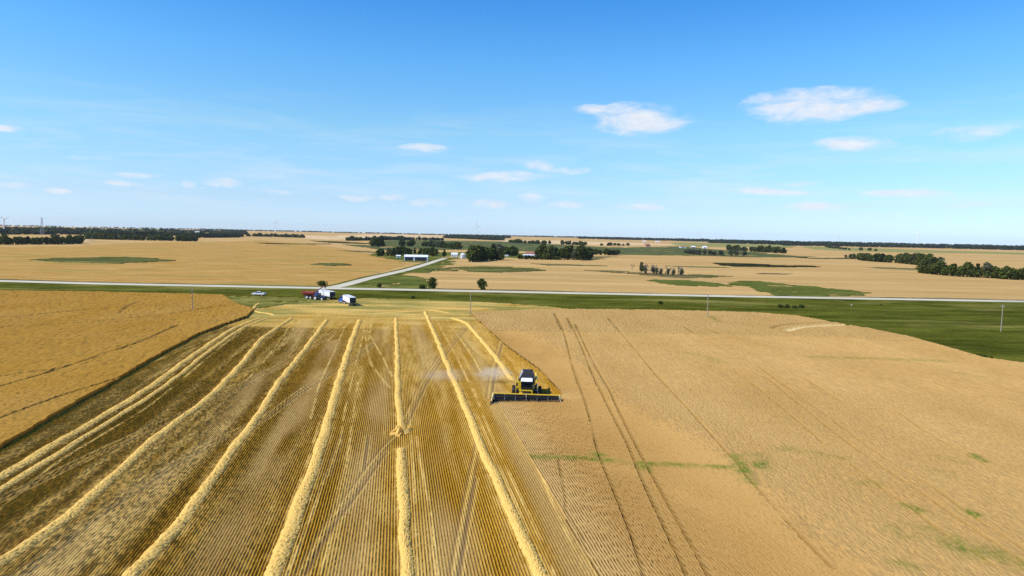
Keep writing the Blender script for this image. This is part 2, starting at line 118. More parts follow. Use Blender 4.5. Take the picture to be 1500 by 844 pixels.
'belts': {"belt west":[[[-843.4,1048.1],[-801.2,1035.5],[-765.0,1074.5],[-755.2,1165.5]],11.5,22,12],"grove west":[[[-1047.8,1630.5],[-956.9,1599.3],[-882.6,1598.7],[-840.7,1635.9]],12,20,12],"grove west end":[[[-810.6,1596.4],[-778.1,1631.7]],11,4,6],"belt north":[[[-1124.1,2806.2],[-1036.1,2866.1],[-880.9,2803.8]],12,12,12],"belt centre":[[[-572.1,2284.8],[-501.9,2422.4],[-447.2,2871.4],[-298.9,2865.2]],12.5,22,12],"green field clump west":[[[-300.1,1400.2],[-280.5,1439.8]],15,4,10],"green field clump":[[[-261.1,1535.3],[-230.8,1554.6]],12,5,10],"green field row":[[[-222.5,1622.3],[-177.0,1545.7],[-104.8,1285.4]],11,10,10],"shed grove":[[[-176.8,871.1],[-172.0,902.6],[-155.1,870.6],[-155.7,939.0],[-141.3,958.8],[-124.6,937.7],[-102.4,896.0],[-86.9,878.7]],9,17,8],"farm grove":[[[-47.0,749.4],[-40.4,772.1],[-31.9,795.7],[-22.7,819.4],[-13.3,813.3]],13.5,9,6],"farm grove back":[[[-57.3,912.7],[-44.7,965.0],[-29.0,970.7],[-15.5,939.0],[6.0,972.1]],11,8,8],"low hedge":[[[8.1,861.0],[25.6,851.4],[43.0,850.0],[60.6,850.8]],4.5,10,3],"farm shelter belt":[[[34.0,891.1],[48.3,865.8],[63.1,861.6],[83.4,859.7],[104.2,878.8]],14,16,8],"shelter belt end":[[[134.3,1115.3],[154.0,1116.0],[183.7,1151.0]],9,7,8],"pale field row west":[[[-14.5,2617.9],[48.7,2541.7],[146.6,2516.8]],12,9,10],"pale field row east":[[[174.1,2395.2],[258.1,2352.1]],12,7,10],"pale field row far":[[[292.3,2207.9],[410.2,2336.3]],9,7,10],"marsh willows":[[[349.7,1348.3],[358.8,1249.1],[398.3,1252.0],[439.1,1239.8]],8,14,15],"olive field clump":[[[669.6,2073.9],[649.9,1921.1],[661.8,1876.1]],12,5,8],"marsh grove":[[[624.2,1739.1],[635.5,1674.3],[655.4,1596.6]],13,9,10],"dotted row":[[[1436.4,3045.3],[1273.9,2533.9],[1281.5,2401.4],[1270.2,2296.0]],9.5,14,8],"knoll east":[[[631.2,1258.8],[646.1,1252.4]],8.5,3,5],"grove east":[[[628.5,1203.7],[603.7,1118.5],[604.5,1059.1]],10,10,7],"belt east back":[[[607.0,1046.4],[597.4,1001.4],[585.4,948.3],[604.9,933.1]],12,12,8],"belt east":[[[424.8,690.7],[419.6,656.8],[421.4,628.9],[437.1,608.3]],9.8,15,7],"belt east end":[[[441.2,609.7],[441.4,590.4],[452.1,584.6],[469.9,576.7]],9.0,12,7]},
'bare': [[110.3,609.5],[110.8,569.6],[112.4,559.7],[115.0,555.5],[118.7,556.9],[120.6,552.5],[123.2,548.5],[128.1,545.4],[131.8,541.8],[137.4,548.6],[137.8,539.2]],
'shrubs': {"round_bush":[-16.7,364.0],"road_tree":[-44.0,363.9],"road_tree_shrub":[-48.5,358.0],"fork_shrub":[-72.5,361.1],"corner_bush":[-104.9,355.7],"ditch":[[-45.6,304.1],[67.9,301.2],[121.1,297.1],[123.8,296.3],[126.9,295.4],[130.9,297.6],[125.38,175.47],[125.83,174.04],[126.27,172.64],[178.4,318.7]]},
'woods': [[[[-7968.6,9550.8],[-6975.1,9027.8],[-5583.5,9029.3],[-4191.2,9028.7]],30],[[[-2308.4,2765.6],[-2210.4,2859.7],[-2277.0,3681.0],[-1894.4,4080.1],[-1411.8,3506.5]],40],[[[-1609.3,1927.4],[-1584.9,2049.8],[-1487.5,2289.8],[-1447.6,2551.8],[-1247.5,2628.2]],46],[[[-1264.8,1978.1],[-1185.3,2089.2],[-1042.0,2194.9],[-1036.4,2509.7]],30],[[[-4283.8,9027.8],[-3263.1,9028.4],[-1871.2,9028.7]],50],[[[-1957.3,4215.7],[-1765.9,4386.2]],10],[[[-1161.7,11123.5],[-343.8,10587.0],[913.3,9027.6],[2305.2,9028.1]],70],[[[-406.8,3976.0],[-191.1,3611.2],[-58.1,3433.8]],24],[[[-496.8,5004.6],[-265.8,5016.5],[-31.7,4722.1]],24],[[[531.4,5249.5],[1434.2,5614.5],[2398.0,5853.7]],60],[[[1583.8,6200.6],[2398.0,5853.7],[3707.9,6576.3],[5240.9,6306.0]],90],[[[1283.6,4326.8],[1451.7,4050.6],[1795.0,4073.3]],30],[[[1497.4,3653.3],[2094.5,3713.0],[2448.9,3562.0],[2822.9,3395.0]],60],[[[-1778.1,9027.9],[-943.1,9028.6]],8],[[[-1963.9,9028.6],[-1407.1,9028.8],[-943.1,9028.6]],10]],
'pts': {"shed":[-109.6,754.9],"small_white":[-142.6,826.6],"house_white":[-78.2,893.6],"bin":[-63.4,844.0],"house_trees":[-34.9,968.5],"camper":[-8.5,923.1],"house_red":[25.0,931.5],"shed_trees":[54.7,983.7],"pole_a":[-115.9,239.04],"pole_b":[-15.24,244.17],"pole_c":[74.7,251.1],"pole_d":[170.63,229.12],"pickup":[-116.7,304.0],"cart":[-90.2,292.7],"tractor":[-84.0,287.8],"semi_a":[-78.0,290.6],"semi_b":[-63.4,266.7],"combine":[3.15,123.83],"farm_far":[478.6,2365.5],"farm_fara":[578.3,2260.1],"farm_farb":[614.8,2265.8],"farm_farc":[658.2,2279.1],"dust":[-4.35,130.01],"marker":[160.0,310.5],"far_w1":[-1902.1,3999.1],"far_w2":[-1402.4,3074.5],"far_w3":[-1267.1,3001.4],"far_w4":[811.9,4101.5],"far_w5":[881.2,4051.3]},
'far': {"t1":[-1947.7,2539.0],"t2":[-2019.2,5650.0],"t3":[-285.9,5192.1],"t4":[1892.5,6739.3],"t5":[3080.9,6285.5],"t6":[2597.9,4272.1],"lattice":[-1504.4,2120.6]},
}

# ------------------------------------------------------------------ helpers
def tag(o, label=None, cat=None, group=None, kind=None):
    if label: o['label'] = label
    if cat: o['category'] = cat
    if group: o['group'] = group
    if kind: o['kind'] = kind
    return o
def empty(name, loc=(0, 0, 0), rz=0.0, label=None, cat=None, group=None):
    o = bpy.data.objects.new(name, None); COL.objects.link(o)
    o.location = loc; o.rotation_euler = (0, 0, rz); o.empty_display_size = .5
    return tag(o, label, cat, group)
def link(name, me, parent=None, kind=None):
    o = bpy.data.objects.new(name, me); COL.objects.link(o)
    if parent: o.parent = parent
    if kind: o['kind'] = kind
    return o
def copy_tree(o, parent=None):
    c = o.copy(); COL.objects.link(c); c.parent = parent
    for ch in list(o.children): copy_tree(ch, c)
    return c
def np_mesh(name, V, Fq, mat, attrs=None, smooth=False):
    V = np.ascontiguousarray(V, np.float32); Fq = np.ascontiguousarray(Fq, np.int32)
    n, k = Fq.shape
    me = bpy.data.meshes.new(name)
    me.vertices.add(len(V)); me.vertices.foreach_set('co', V.ravel())
    me.loops.add(n * k); me.loops.foreach_set('vertex_index', Fq.ravel())
    me.polygons.add(n); me.polygons.foreach_set('loop_start', np.arange(0, n * k, k, dtype=np.int32))
    me.polygons.foreach_set('use_smooth', np.full(n, smooth))
    if attrs:
        for a, v in attrs.items():
            me.attributes.new(a, 'FLOAT', 'POINT').data.foreach_set('value', np.ascontiguousarray(v, np.float32))
    me.materials.append(mat); me.update(); me.validate()
    return me

class MB:
    """collects boxes, tubes and plates into one mesh"""
    def __init__(s): s.v = []; s.f = []
    def add(s, vs, fs):
        b = len(s.v); s.v += [tuple(v) for v in vs]; s.f += [tuple(i + b for i in f) for f in fs]; return s
    def hexa(s, p):          # eight corners: bottom loop then top loop
        return s.add(p, [(3, 2, 1, 0), (4, 5, 6, 7), (0, 1, 5, 4), (1, 2, 6, 5), (2, 3, 7, 6), (3, 0, 4, 7)])
    def box(s, c, d, rot=None):
        x, y, z = d[0] / 2, d[1] / 2, d[2] / 2
        p = [Vector(q) for q in ((-x, -y, -z), (x, -y, -z), (x, y, -z), (-x, y, -z), (-x, -y, z), (x, -y, z), (x, y, z), (-x, y, z))]
        if rot is not None: p = [rot @ q for q in p]
        return s.hexa([q + Vector(c) for q in p])
    def tube(s, a, b, r0, r1=None, n=10, cap=True):
        r1 = r0 if r1 is None else r1
        a, b = Vector(a), Vector(b); q = (b - a).to_track_quat('Z', 'Y')
        vs = [a + q @ Vector((math.cos(t) * r0, math.sin(t) * r0, 0)) for t in [2 * math.pi * i / n for i in range(n)]]
        vs += [b + q @ Vector((math.cos(t) * r1, math.sin(t) * r1, 0)) for t in [2 * math.pi * i / n for i in range(n)]]
        fs = [(i, (i + 1) % n, n + (i + 1) % n, n + i) for i in range(n)]
        if cap: fs += [tuple(range(n - 1, -1, -1)), tuple(range(n, 2 * n))]
        return s.add(vs, fs)
    def prism(s, prof, x0, x1, taper=None):   # profile in y,z swept along x
        n = len(prof)
        vs = [(x0, y, z) for y, z in prof] + [(x1, y, z) for y, z in (taper or prof)]
        return s.add(vs, [(i, (i + 1) % n, n + (i + 1) % n, n + i) for i in range(n)] + [tuple(range(n - 1, -1, -1)), tuple(range(n, 2 * n))])
    def mesh(s, name, mat, bevel=0.0):
        bm = bmesh.new()
        vv = [bm.verts.new(v) for v in s.v]
        for f in s.f:
            try: bm.faces.new([vv[i] for i in f])
            except ValueError: pass
        bmesh.ops.recalc_face_normals(bm, faces=bm.faces)
        if bevel: bmesh.ops.bevel(bm, geom=bm.edges[:], offset=bevel, segments=2, affect='EDGES', clamp_overlap=True)
        me = bpy.data.meshes.new(name); bm.to_mesh(me); bm.free(); me.materials.append(mat); return me
    def build(s, name, mat, parent=None, bevel=0.0, kind=None):
        return link(name, s.mesh(name, mat, bevel), parent, kind)

def catmull(pts, step):
    p = np.array(pts, float)
    if len(p) < 3:
        q = np.vstack([2 * p[0] - p[1], p, 2 * p[-1] - p[-2]])
    else: q = np.vstack([2 * p[0] - p[1], p, 2 * p[-1] - p[-2]])
    out = []
    for i in range(1, len(q) - 2):
        n = max(2, int(np.linalg.norm(q[i + 1] - q[i]) / step * 2))
        t = np.linspace(0, 1, n, endpoint=False)[:, None]
        out.append(.5 * (2 * q[i] + (q[i + 1] - q[i - 1]) * t + (2 * q[i - 1] - 5 * q[i] + 4 * q[i + 1] - q[i + 2]) * t ** 2 + (3 * q[i] - q[i - 1] - 3 * q[i + 1] + q[i + 2]) * t ** 3))
    out = np.vstack(out + [q[-2:-1]])
    L = np.concatenate([[0], np.cumsum(np.linalg.norm(np.diff(out, axis=0), axis=1))])
    s = np.linspace(0, L[-1], max(2, int(L[-1] / step) + 1))
    return np.stack([np.interp(s, L, out[:, 0]), np.interp(s, L, out[:, 1])], 1)
def dist_line(X, Y, pts, reach):
    """distance of every point to a polyline (big where farther than reach)"""
    d = np.full(X.shape, 1e6)
    p = np.array(pts, float)
    for a, b in zip(p[:-1], p[1:]):
        m = (X > min(a[0], b[0]) - reach) & (X < max(a[0], b[0]) + reach) & (Y > min(a[1], b[1]) - reach) & (Y < max(a[1], b[1]) + reach)
        if not m.any(): continue
        ab = b - a; x, y = X[m] - a[0], Y[m] - a[1]
        t = np.clip((x * ab[0] + y * ab[1]) / (ab @ ab), 0, 1)
        d[m] = np.minimum(d[m], np.hypot(x - t * ab[0], y - t * ab[1]))
    return d
def inside(X, Y, poly):
    p = np.array(poly, float); r = np.zeros(X.shape, bool)
    for (x0, y0), (x1, y1) in zip(p, np.roll(p, -1, 0)):
        if y0 == y1: continue
        c = ((y0 > Y) != (y1 > Y)); r ^= c & (X < (x1 - x0) * (Y - y0) / (y1 - y0) + x0)
    return r
def vnoise(X, Y, s, seed=0):
    """smooth value noise 0..1"""
    g = np.random.default_rng(seed).random((256, 256)); x, y = X / s, Y / s
    i, j = np.floor(x).astype(int), np.floor(y).astype(int); fx, fy = x - i, y - j
    fx, fy = fx * fx * (3 - 2 * fx), fy * fy * (3 - 2 * fy)
    a, b, c, d = g[i % 256, j % 256], g[(i + 1) % 256, j % 256], g[i % 256, (j + 1) % 256], g[(i + 1) % 256, (j + 1) % 256]
    return (a * (1 - fx) + b * fx) * (1 - fy) + (c * (1 - fx) + d * fx) * fy
def fbm(X, Y, s, seed=0): return (vnoise(X, Y, s, seed) * .5 + vnoise(X, Y, s / 2.1, seed + 1) * .3 + vnoise(X, Y, s / 4.3, seed + 2) * .2)

# ------------------------------------------------------------------ materials
def srgb(r, g, b): return tuple(((c / 255) / 12.92 if c / 255 <= .04045 else ((c / 255 + .055) / 1.055) ** 2.4) for c in (r, g, b)) + (1,)
class N:
    def __init__(s, name):
        s.m = bpy.data.materials.new(name); s.m.use_nodes = True; s.t = s.m.node_tree; s.t.nodes.clear()
        s.out = s.t.nodes.new('ShaderNodeOutputMaterial')
    def n(s, k, **a):
        x = s.t.nodes.new('ShaderNode' + k)
        for q, v in a.items():
            if q in x.inputs: s.set(x.inputs[q], v)
            else: setattr(x, q, v)
        return x
    def set(s, i, v):
        if isinstance(v, bpy.types.NodeSocket): s.t.links.new(v, i)
        else: i.default_value = v
    def noise(s, scale, detail=4, rough=.6, vec=None, stretch=None, coord='Object', dist=0.0):
        tc = s.n('TexCoord').outputs[coord] if vec is None else vec
        if stretch:
            mp = s.n('Mapping'); s.set(mp.inputs['Vector'], tc); mp.inputs['Scale'].default_value = stretch[:3]
            if len(stretch) > 3: mp.inputs['Rotation'].default_value = (0, 0, stretch[3])
            tc = mp.outputs[0]
        x = s.n('TexNoise'); s.set(x.inputs['Vector'], tc); x.inputs['Scale'].default_value = scale
        x.inputs['Detail'].default_value = detail; x.inputs['Roughness'].default_value = rough; x.inputs['Distortion'].default_value = dist
        return x.outputs[0]
    def ramp(s, f, a, b):
        x = s.n('MapRange'); s.set(x.inputs[0], f); x.inputs[1].default_value = a; x.inputs[2].default_value = b; return x.outputs[0]
    def mix(s, f, a, b):
        x = s.n('Mix', data_type='RGBA'); s.set(x.inputs[0], f); s.set(x.inputs[6], a); s.set(x.inputs[7], b); return x.outputs[2]
    def math(s, op, a, b=0.0):
        x = s.n('Math', operation=op); s.set(x.inputs[0], a); s.set(x.inputs[1], b); return x.outputs[0]
    def attr(s, name): return s.n('Attribute', attribute_name=name).outputs['Fac']
    def bump(s, h, strength=.5, dist=.1):
        x = s.n('Bump'); s.set(x.inputs['Height'], h); x.inputs['Strength'].default_value = strength; x.inputs['Distance'].default_value = dist; return x.outputs[0]
    def done(s, color, rough=.9, spec=.1, normal=None, metal=0.0, sub=None, coat=0.0):
        b = s.n('BsdfPrincipled'); s.set(b.inputs['Base Color'], color); s.set(b.inputs['Roughness'], rough)
        b.inputs['Specular IOR Level'].default_value = spec; b.inputs['Metallic'].default_value = metal; b.inputs['Coat Weight'].default_value = coat
        if normal is not None: s.set(b.inputs['Normal'], normal)
        s.t.links.new(b.outputs[0], s.out.inputs[0]); return s.m
def paint(name, c, rough=.45, spec=.4, dirt=.25, metal=0.0):
    m = N(name); f = m.ramp(m.noise(1.3, 5, .65), .45, .75)
    return m.done(m.mix(m.math('MULTIPLY', f, dirt), c, (.25, .19, .11, 1)), rough, spec, metal=metal)
ROW = R(9.9)       # the drill rows run 9.9 degrees west of north

def mat_farmland():
    m = N('ripe_grain_land')
    a = m.ramp(m.noise(.004, 5, .6, stretch=(1, 2.2, 1)), .35, .68)
    b = m.ramp(m.noise(.02, 6, .7, stretch=(.22, 1.8, 1), dist=.6), .38, .64)  # stretched grain streaks that also paint the shading of gentle swells
    c = m.mix(b, (.385, .225, .065, 1), (.57, .365, .14, 1))
    c = m.mix(m.math('MULTIPLY', a, .5), c, (.66, .445, .20, 1))
    g = m.ramp(m.noise(.9, 4, .7), .3, .75); c = m.mix(m.math('MULTIPLY', g, .3), c, (.40, .25, .09, 1))
    s = m.ramp(m.noise(.012, 3, .6, stretch=(.16, 1.3, 1), dist=1.2), .56, .70); c = m.mix(m.math('MULTIPLY', s, .6), c, (.27, .2, .08, 1))
    return m.done(c, 1.0, 0.0, m.bump(m.noise(.6, 5, .7), .6, .5))
def mat_grass(name, c0, c1, c2):
    m = N(name)
    f = m.ramp(m.noise(.05, 6, .7, stretch=(.5, 1.5, 1)), .38, .62); g = m.ramp(m.noise(.7, 5, .7), .3, .72)
    c = m.mix(f, c0, c1); c = m.mix(m.math('MULTIPLY', g, .5), c, c2)
    t = m.ramp(m.noise(.028, 5, .6, stretch=(.35, 1.3, 1), dist=.5), .53, .68); c = m.mix(m.math('MULTIPLY', t, .8), c, (.26, .225, .06, 1))
    return m.done(c, 1.0, 0.0, m.bump(m.noise(1.2, 4, .7), .8, .35))
def mat_crop(name, da, db, dc):
    m = N(name)
    f = m.ramp(m.noise(3.4, 5, .8), .3, .72); g = m.ramp(m.noise(.05, 5, .6, stretch=(1.2, .5, 1, ROW)), .35, .68)
    c = m.mix(f, da, db)
    c = m.mix(m.math('MULTIPLY', g, .55), c, dc)
    bd = m.ramp(m.noise(.045, 4, .6, stretch=(2.2, .25, 1, ROW), dist=.4), .38, .66); c = m.mix(m.math('MULTIPLY', bd, .30), c, db)
    sp = m.ramp(m.noise(6.5, 3, .8), .56, .72); c = m.mix(m.math('MULTIPLY', sp, .45), c, (.2, .105, .025, 1))
    l = m.ramp(m.noise(.11, 5, .65, dist=.6), .60, .74); c = m.mix(m.math('MULTIPLY', l, .3), c, (.40, .235, .07, 1))
    c = m.mix(m.attr('low'), c, (.055, .026, .004, 1))  # shade of row gaps and of the cut wall's foot, put into the colour
    c = m.mix(m.attr('track'), c, (.22, .135, .035, 1))
    c = m.mix(m.attr('pale'), c, (.68, .5, .22, 1))
    wn = m.ramp(m.noise(1.1, 4, .7), .3, .6)
    c = m.mix(m.math('MULTIPLY', m.attr('weed'), wn), c, (.125, .15, .022, 1))
    return m.done(c, 1.0, 0.0)
def mat_stubble():
    m = N('wheat_stubble')
    f = m.ramp(m.noise(2.2, 5, .75), .3, .72); g = m.ramp(m.noise(.09, 5, .6, stretch=(1.6, .45, 1, ROW)), .36, .66)
    soil = m.mix(g, (.085, .040, .003, 1), (.185, .092, .008, 1))
    top = m.mix(f, (.47, .235, .02, 1), (.70, .40, .06, 1))
    c = m.mix(m.attr('top'), soil, top)
    gb = m.ramp(m.noise(.07, 4, .6, stretch=(2.6, .22, 1, ROW), dist=.5), .40, .62); c = m.mix(m.math('MULTIPLY', gb, .36), c, (.18, .088, .005, 1))
    c = m.mix(m.attr('chaff'), c, m.mix(f, (.37, .23, .075, 1), (.54, .355, .135, 1)))
    c = m.mix(m.attr('pale'), c, m.mix(f, (.58, .38, .10, 1), (.76, .53, .18, 1)))
    c = m.mix(m.attr('track'), c, (.19, .125, .06, 1))
    c = m.mix(m.attr('weed'), c, (.2, .2, .05, 1))
    return m.done(c, 1.0, 0.0)
def mat_straw():
    m = N('loose_straw')
    f = m.ramp(m.noise(3.5, 5, .8), .3, .7); g = m.ramp(m.noise(.5, 4, .7), .3, .7)
    c = m.mix(f, (.76, .46, .10, 1), (.95, .64, .20, 1)); c = m.mix(m.math('MULTIPLY', g, .3), c, (.78, .50, .13, 1))
    b = m.n('BsdfPrincipled', Roughness=.9); b.inputs['Specular IOR Level'].default_value = 0; m.set(b.inputs['Base Color'], c); m.set(b.inputs['Normal'], m.bump(m.noise(7, 4, .8), .45, .12))
    tr = m.n('BsdfTranslucent'); m.set(tr.inputs[0], c); mx = m.n('MixShader'); mx.inputs[0].default_value = .14     # loose straw lets light through
    m.t.links.new(b.outputs[0], mx.inputs[1]); m.t.links.new(tr.outputs[0], mx.inputs[2]); m.t.links.new(mx.outputs[0], m.out.inputs[0]); return m.m
def mat_gravel():
    m = N('gravel_road')
    f = m.ramp(m.noise(.15, 6, .7, stretch=(.3, 1.5, 1)), .35, .68); g = m.ramp(m.noise(.012, 3, .5), .60, .66)
    c = m.mix(f, (.50, .44, .32, 1), (.64, .57, .43, 1)); c = m.mix(m.math('MULTIPLY', g, .6), c, (.36, .33, .29, 1))
    return m.done(c, .95, .1, m.bump(m.noise(5, 4, .7), .4, .05))
def mat_leaves(name, a, b):
    m = N(name)
    rnd = m.n('ObjectInfo').outputs['Random']
    f = m.ramp(m.noise(.45, 4, .7), .32, .7)
    c = m.mix(f, a, b); c = m.mix(m.math('MULTIPLY', rnd, .35), c, (.085, .095, .03, 1))
    bs = m.n('BsdfPrincipled', Roughness=.7); bs.inputs['Specular IOR Level'].default_value = .05; m.set(bs.inputs['Base Color'], c)
    tr = m.n('BsdfTranslucent'); m.set(tr.inputs[0], c); mx = m.n('MixShader'); mx.inputs[0].default_value = .2
    m.t.links.new(bs.outputs[0], mx.inputs[1]); m.t.links.new(tr.outputs[0], mx.inputs[2]); m.t.links.new(mx.outputs[0], m.out.inputs[0]); return m.m
def mat_glass():
    m = N('dark_glass'); return m.done((.012, .016, .022, 1), .08, .5)
M = dict(
    land=mat_farmland(), crop=mat_crop('ripe_wheat', (.30, .17, .046, 1), (.52, .315, .108, 1), (.53, .335, .125, 1)), crop_brown=mat_crop('shade_browned_wheat', (.275, .132, .016, 1), (.455, .245, .042, 1), (.44, .25, .066, 1)), stubble=mat_stubble(), straw=mat_straw(), gravel=mat_gravel(),  # left crop is browner: its shaded sides are put into the colour
    grass=mat_grass('verge_grass', (.052, .060, .007, 1), (.15, .148, .020, 1), (.024, .034, .004, 1)),
    wet=mat_grass('slough_grass', (.07, .08, .02, 1), (.15, .15, .045, 1), (.035, .044, .013, 1)),
    fork=mat_grass('fork_grass', (.085, .105, .018, 1), (.15, .165, .035, 1), (.05, .066, .014, 1)),
    marsh=mat_grass('marsh_field', (.07, .09, .03, 1), (.115, .135, .05, 1), (.05, .06, .025, 1)),
    trodden=mat_grass('trodden_grass', (.15, .15, .03, 1), (.34, .28, .08, 1), (.10, .11, .02, 1)),
    ripe=mat_grass('riper_far_grain', (.40, .225, .055, 1), (.55, .335, .115, 1), (.33, .175, .035, 1)),
    olive=mat_grass('olive_crop', (.24, .225, .07, 1), (.32, .285, .10, 1), (.2, .19, .06, 1)),
    brown=mat_grass('brown_brush', (.13, .105, .04, 1), (.21, .165, .07, 1), (.07, .062, .025, 1)),
    pink=mat_grass('far_grain', (.62, .42, .22, 1), (.74, .52, .29, 1), (.56, .38, .19, 1)),
    dark=mat_grass('dark_reeds', (.016, .02, .010, 1), (.03, .034, .014, 1), (.012, .014, .008, 1)),
    leaf=mat_leaves('poplar_leaves', (.036, .054, .010, 1), (.125, .15, .028, 1)),
    leaf_dark=mat_leaves('spruce_leaves', (.016, .030, .012, 1), (.038, .058, .02, 1)),
    leaf_grey=mat_leaves('willow_leaves', (.07, .085, .05, 1), (.13, .14, .085, 1)),
    bark=paint('bark', (.09, .07, .05, 1), .9, .1), bare=paint('bare_bark', (.23, .19, .155, 1), .9, .1),
    yellow=paint('yellow_paint', (.86, .56, .02, 1)), cream=paint('cream_paint', (.75, .58, .25, 1)), black=paint('black_steel', (.018, .018, .02, 1), .5, .3, .12),
    grey=paint('grey_steel', (.33, .34, .36, 1), .4, .4), white=paint('white_paint', (.84, .83, .80, 1), .6, .15, .05), red=paint('red_paint', (.36, .055, .05, 1), .4, .4, .3),
    blue=paint('blue_paint', (.018, .085, .46, 1), .3, .5, .08), navy=paint('navy_paint', (.02, .045, .14, 1), .35, .5, .1), rubber=paint('tyre_rubber', (.022, .021, .02, 1), .85, .2, .35),
    rim=paint('rim_paint', (.72, .70, .66, 1)), glass=mat_glass(), wood=paint('pole_wood', (.34, .29, .24, 1), .9, .1), lamp=paint('lamp_lens', (.75, .75, .72, 1), .2, .5, 0),
    roof_red=paint('red_roof', (.34, .15, .10, 1), .8, .1), roof_white=paint('white_roof', (.78, .79, .82, 1), .5, .3, .05), dark_in=paint('dark_door_and_shade', (.035, .04, .055, 1), .9, .1, 0), tower=paint('tower_white', (.78, .79, .8, 1), .5, .3, 0), faded=paint('faded_red', (.5, .25, .2, 1)),
    tarp=paint('grey_tarp', (.62, .64, .66, 1), .7, .2), grainheap=paint('grain_heap', (.5, .32, .1, 1), .9, .1))

# ------------------------------------------------------------------ ground
def axis(lo, hi):
    c = [0.0]
    def step(a): return 40 if a < 2600 else 130 if a < 8000 else 600
    while c[-1] < hi: c.append(c[-1] + step(abs(c[-1])))
    while c[0] > lo: c.insert(0, c[0] - step(abs(c[0])))
    return np.array(c)
gx, gy = axis(-15000, 15000), axis(-600, 15000)
X, Y = np.meshgrid(gx, gy, indexing='ij'); Z = terrain(X, Y) - .06
idx = np.arange(X.size).reshape(X.shape)
Fq = np.stack([idx[:-1, :-1], idx[1:, :-1], idx[1:, 1:], idx[:-1, 1:]], -1).reshape(-1, 4)
tag(link('ground', np_mesh('ground', np.stack([X, Y, Z], -1).reshape(-1, 3), Fq, M['land'], smooth=True)), 'gently rolling tan farmland reaching to the horizon', kind='structure')

CO, SI = math.cos(ROW), math.sin(ROW)
def sheet(name, poly, du, dv, fn, mat, keep=None, rot=True, wall=True, smooth=False, attr_names=(), jit=.2, seed=1, ragged=0):
    """a grid of cells du by dv inside a plan outline; fn(X, Y, parity, rnd) gives height over the land and attributes"""
    p = np.array(poly, float); c, s = (CO, SI) if rot else (1.0, 0.0)
    U, Vv = p[:, 0] * c + p[:, 1] * s, -p[:, 0] * s + p[:, 1] * c
    if keep is not None:
        kx = np.array(keep['box'], float); ku, kv = kx[:, 0] * c + kx[:, 1] * s, -kx[:, 0] * s + kx[:, 1] * c
        u0, u1, v0, v1 = max(U.min(), ku.min()), min(U.max(), ku.max()), max(Vv.min(), kv.min()), min(Vv.max(), kv.max())
    else: u0, u1, v0, v1 = U.min(), U.max(), Vv.min(), Vv.max()
    iu = np.arange(math.floor(u0 / du), math.ceil(u1 / du) + 1); iv = np.arange(math.floor(v0 / dv), math.ceil(v1 / dv) + 1)
    r = np.random.default_rng(seed)
    uu, vv = np.meshgrid(iu * du, iv * dv, indexing='ij'); par = np.broadcast_to((iu % 2)[:, None], uu.shape)
    cu, cv = uu[:-1, :-1] + du / 2, vv[:-1, :-1] + dv / 2
    cx, cy = cu * c - cv * s, cu * s + cv * c
    ok = inside(cx, cy, poly); full = ok
    if ragged: ok &= fbm(cx * .5, cy, ragged, 23) > .33
    if keep is not None: ok &= keep['fn'](cx, cy)
    uu = uu + (r.random(uu.shape) - .5) * du * jit; vv = vv + (r.random(vv.shape) - .5) * dv * jit * 1.6
    X, Y = uu * c - vv * s, uu * s + vv * c
    used = np.zeros(X.shape, bool)
    for a in (0, 1):
        for b in (0, 1): used[a:a + ok.shape[0], b:b + ok.shape[1]] |= ok
    new = np.full(X.shape, -1); new[used] = np.arange(used.sum())
    x, y = X[used], Y[used]
    h, at = fn(x, y, par[used], r.random(x.shape))
    base = terrain(x, y); Vt = np.stack([x, y, base + h], 1)
    Fq = np.stack([new[:-1, :-1], new[1:, :-1], new[1:, 1:], new[:-1, 1:]], -1)[ok]
    if wall:
        pad = np.pad(full, 1); n0 = len(Vt)
        Vt = np.vstack([Vt, np.stack([x, y, base - .1], 1)]); at = {k: np.concatenate([q, np.full(q.shape, .9) if k == 'low' else q]) for k, q in at.items()}  # wall foot coloured dark to paint the shade among the stalks
        for (di, dj, a, b) in ((-1, 0, (0, 1), (0, 0)), (1, 0, (1, 0), (1, 1)), (0, -1, (0, 0), (1, 0)), (0, 1, (1, 1), (0, 1))):
            e = ok & ~pad[1 + di:1 + di + ok.shape[0], 1 + dj:1 + dj + ok.shape[1]]
            i, j = np.nonzero(e); A, B = new[i + a[0], j + a[1]], new[i + b[0], j + b[1]]
            Fq = np.vstack([Fq, np.stack([B, A, A + n0, B + n0], 1)])
    return np_mesh(name, Vt, Fq, mat, at, smooth)

def fr(x, y, m): return np.abs(x) < .80 * y + m
def near(x, y): return (y > 44) & (y < 129) & fr(x, y, 12)
def mid(x, y): return (y >= 127) & (y < 206) & fr(x, y, 12)
def far(x, y): return (y >= 204) & (y < 300) & fr(x, y, 12)
def rest(x, y): return ~((y > 45.5) & (y < 298.5) & fr(x, y, 10.5))
BOX = dict(near=[(-118, 44), (118, 129)], mid=[(-180, 127), (180, 206)], far=[(-252, 204), (252, 300)], rest=[(-420, -30), (420, 330)])
def box4(b): (a, c), (d, e) = b; return [(a, c), (d, c), (d, e), (a, e)]
LOD = [(dict(fn=near, box=box4(BOX['near'])), .15, .5), (dict(fn=mid, box=box4(BOX['mid'])), .15, 1.3), (dict(fn=far, box=box4(BOX['far'])), .5, 1.1), (dict(fn=rest, box=box4(BOX['rest'])), 1.3, 2.2)]

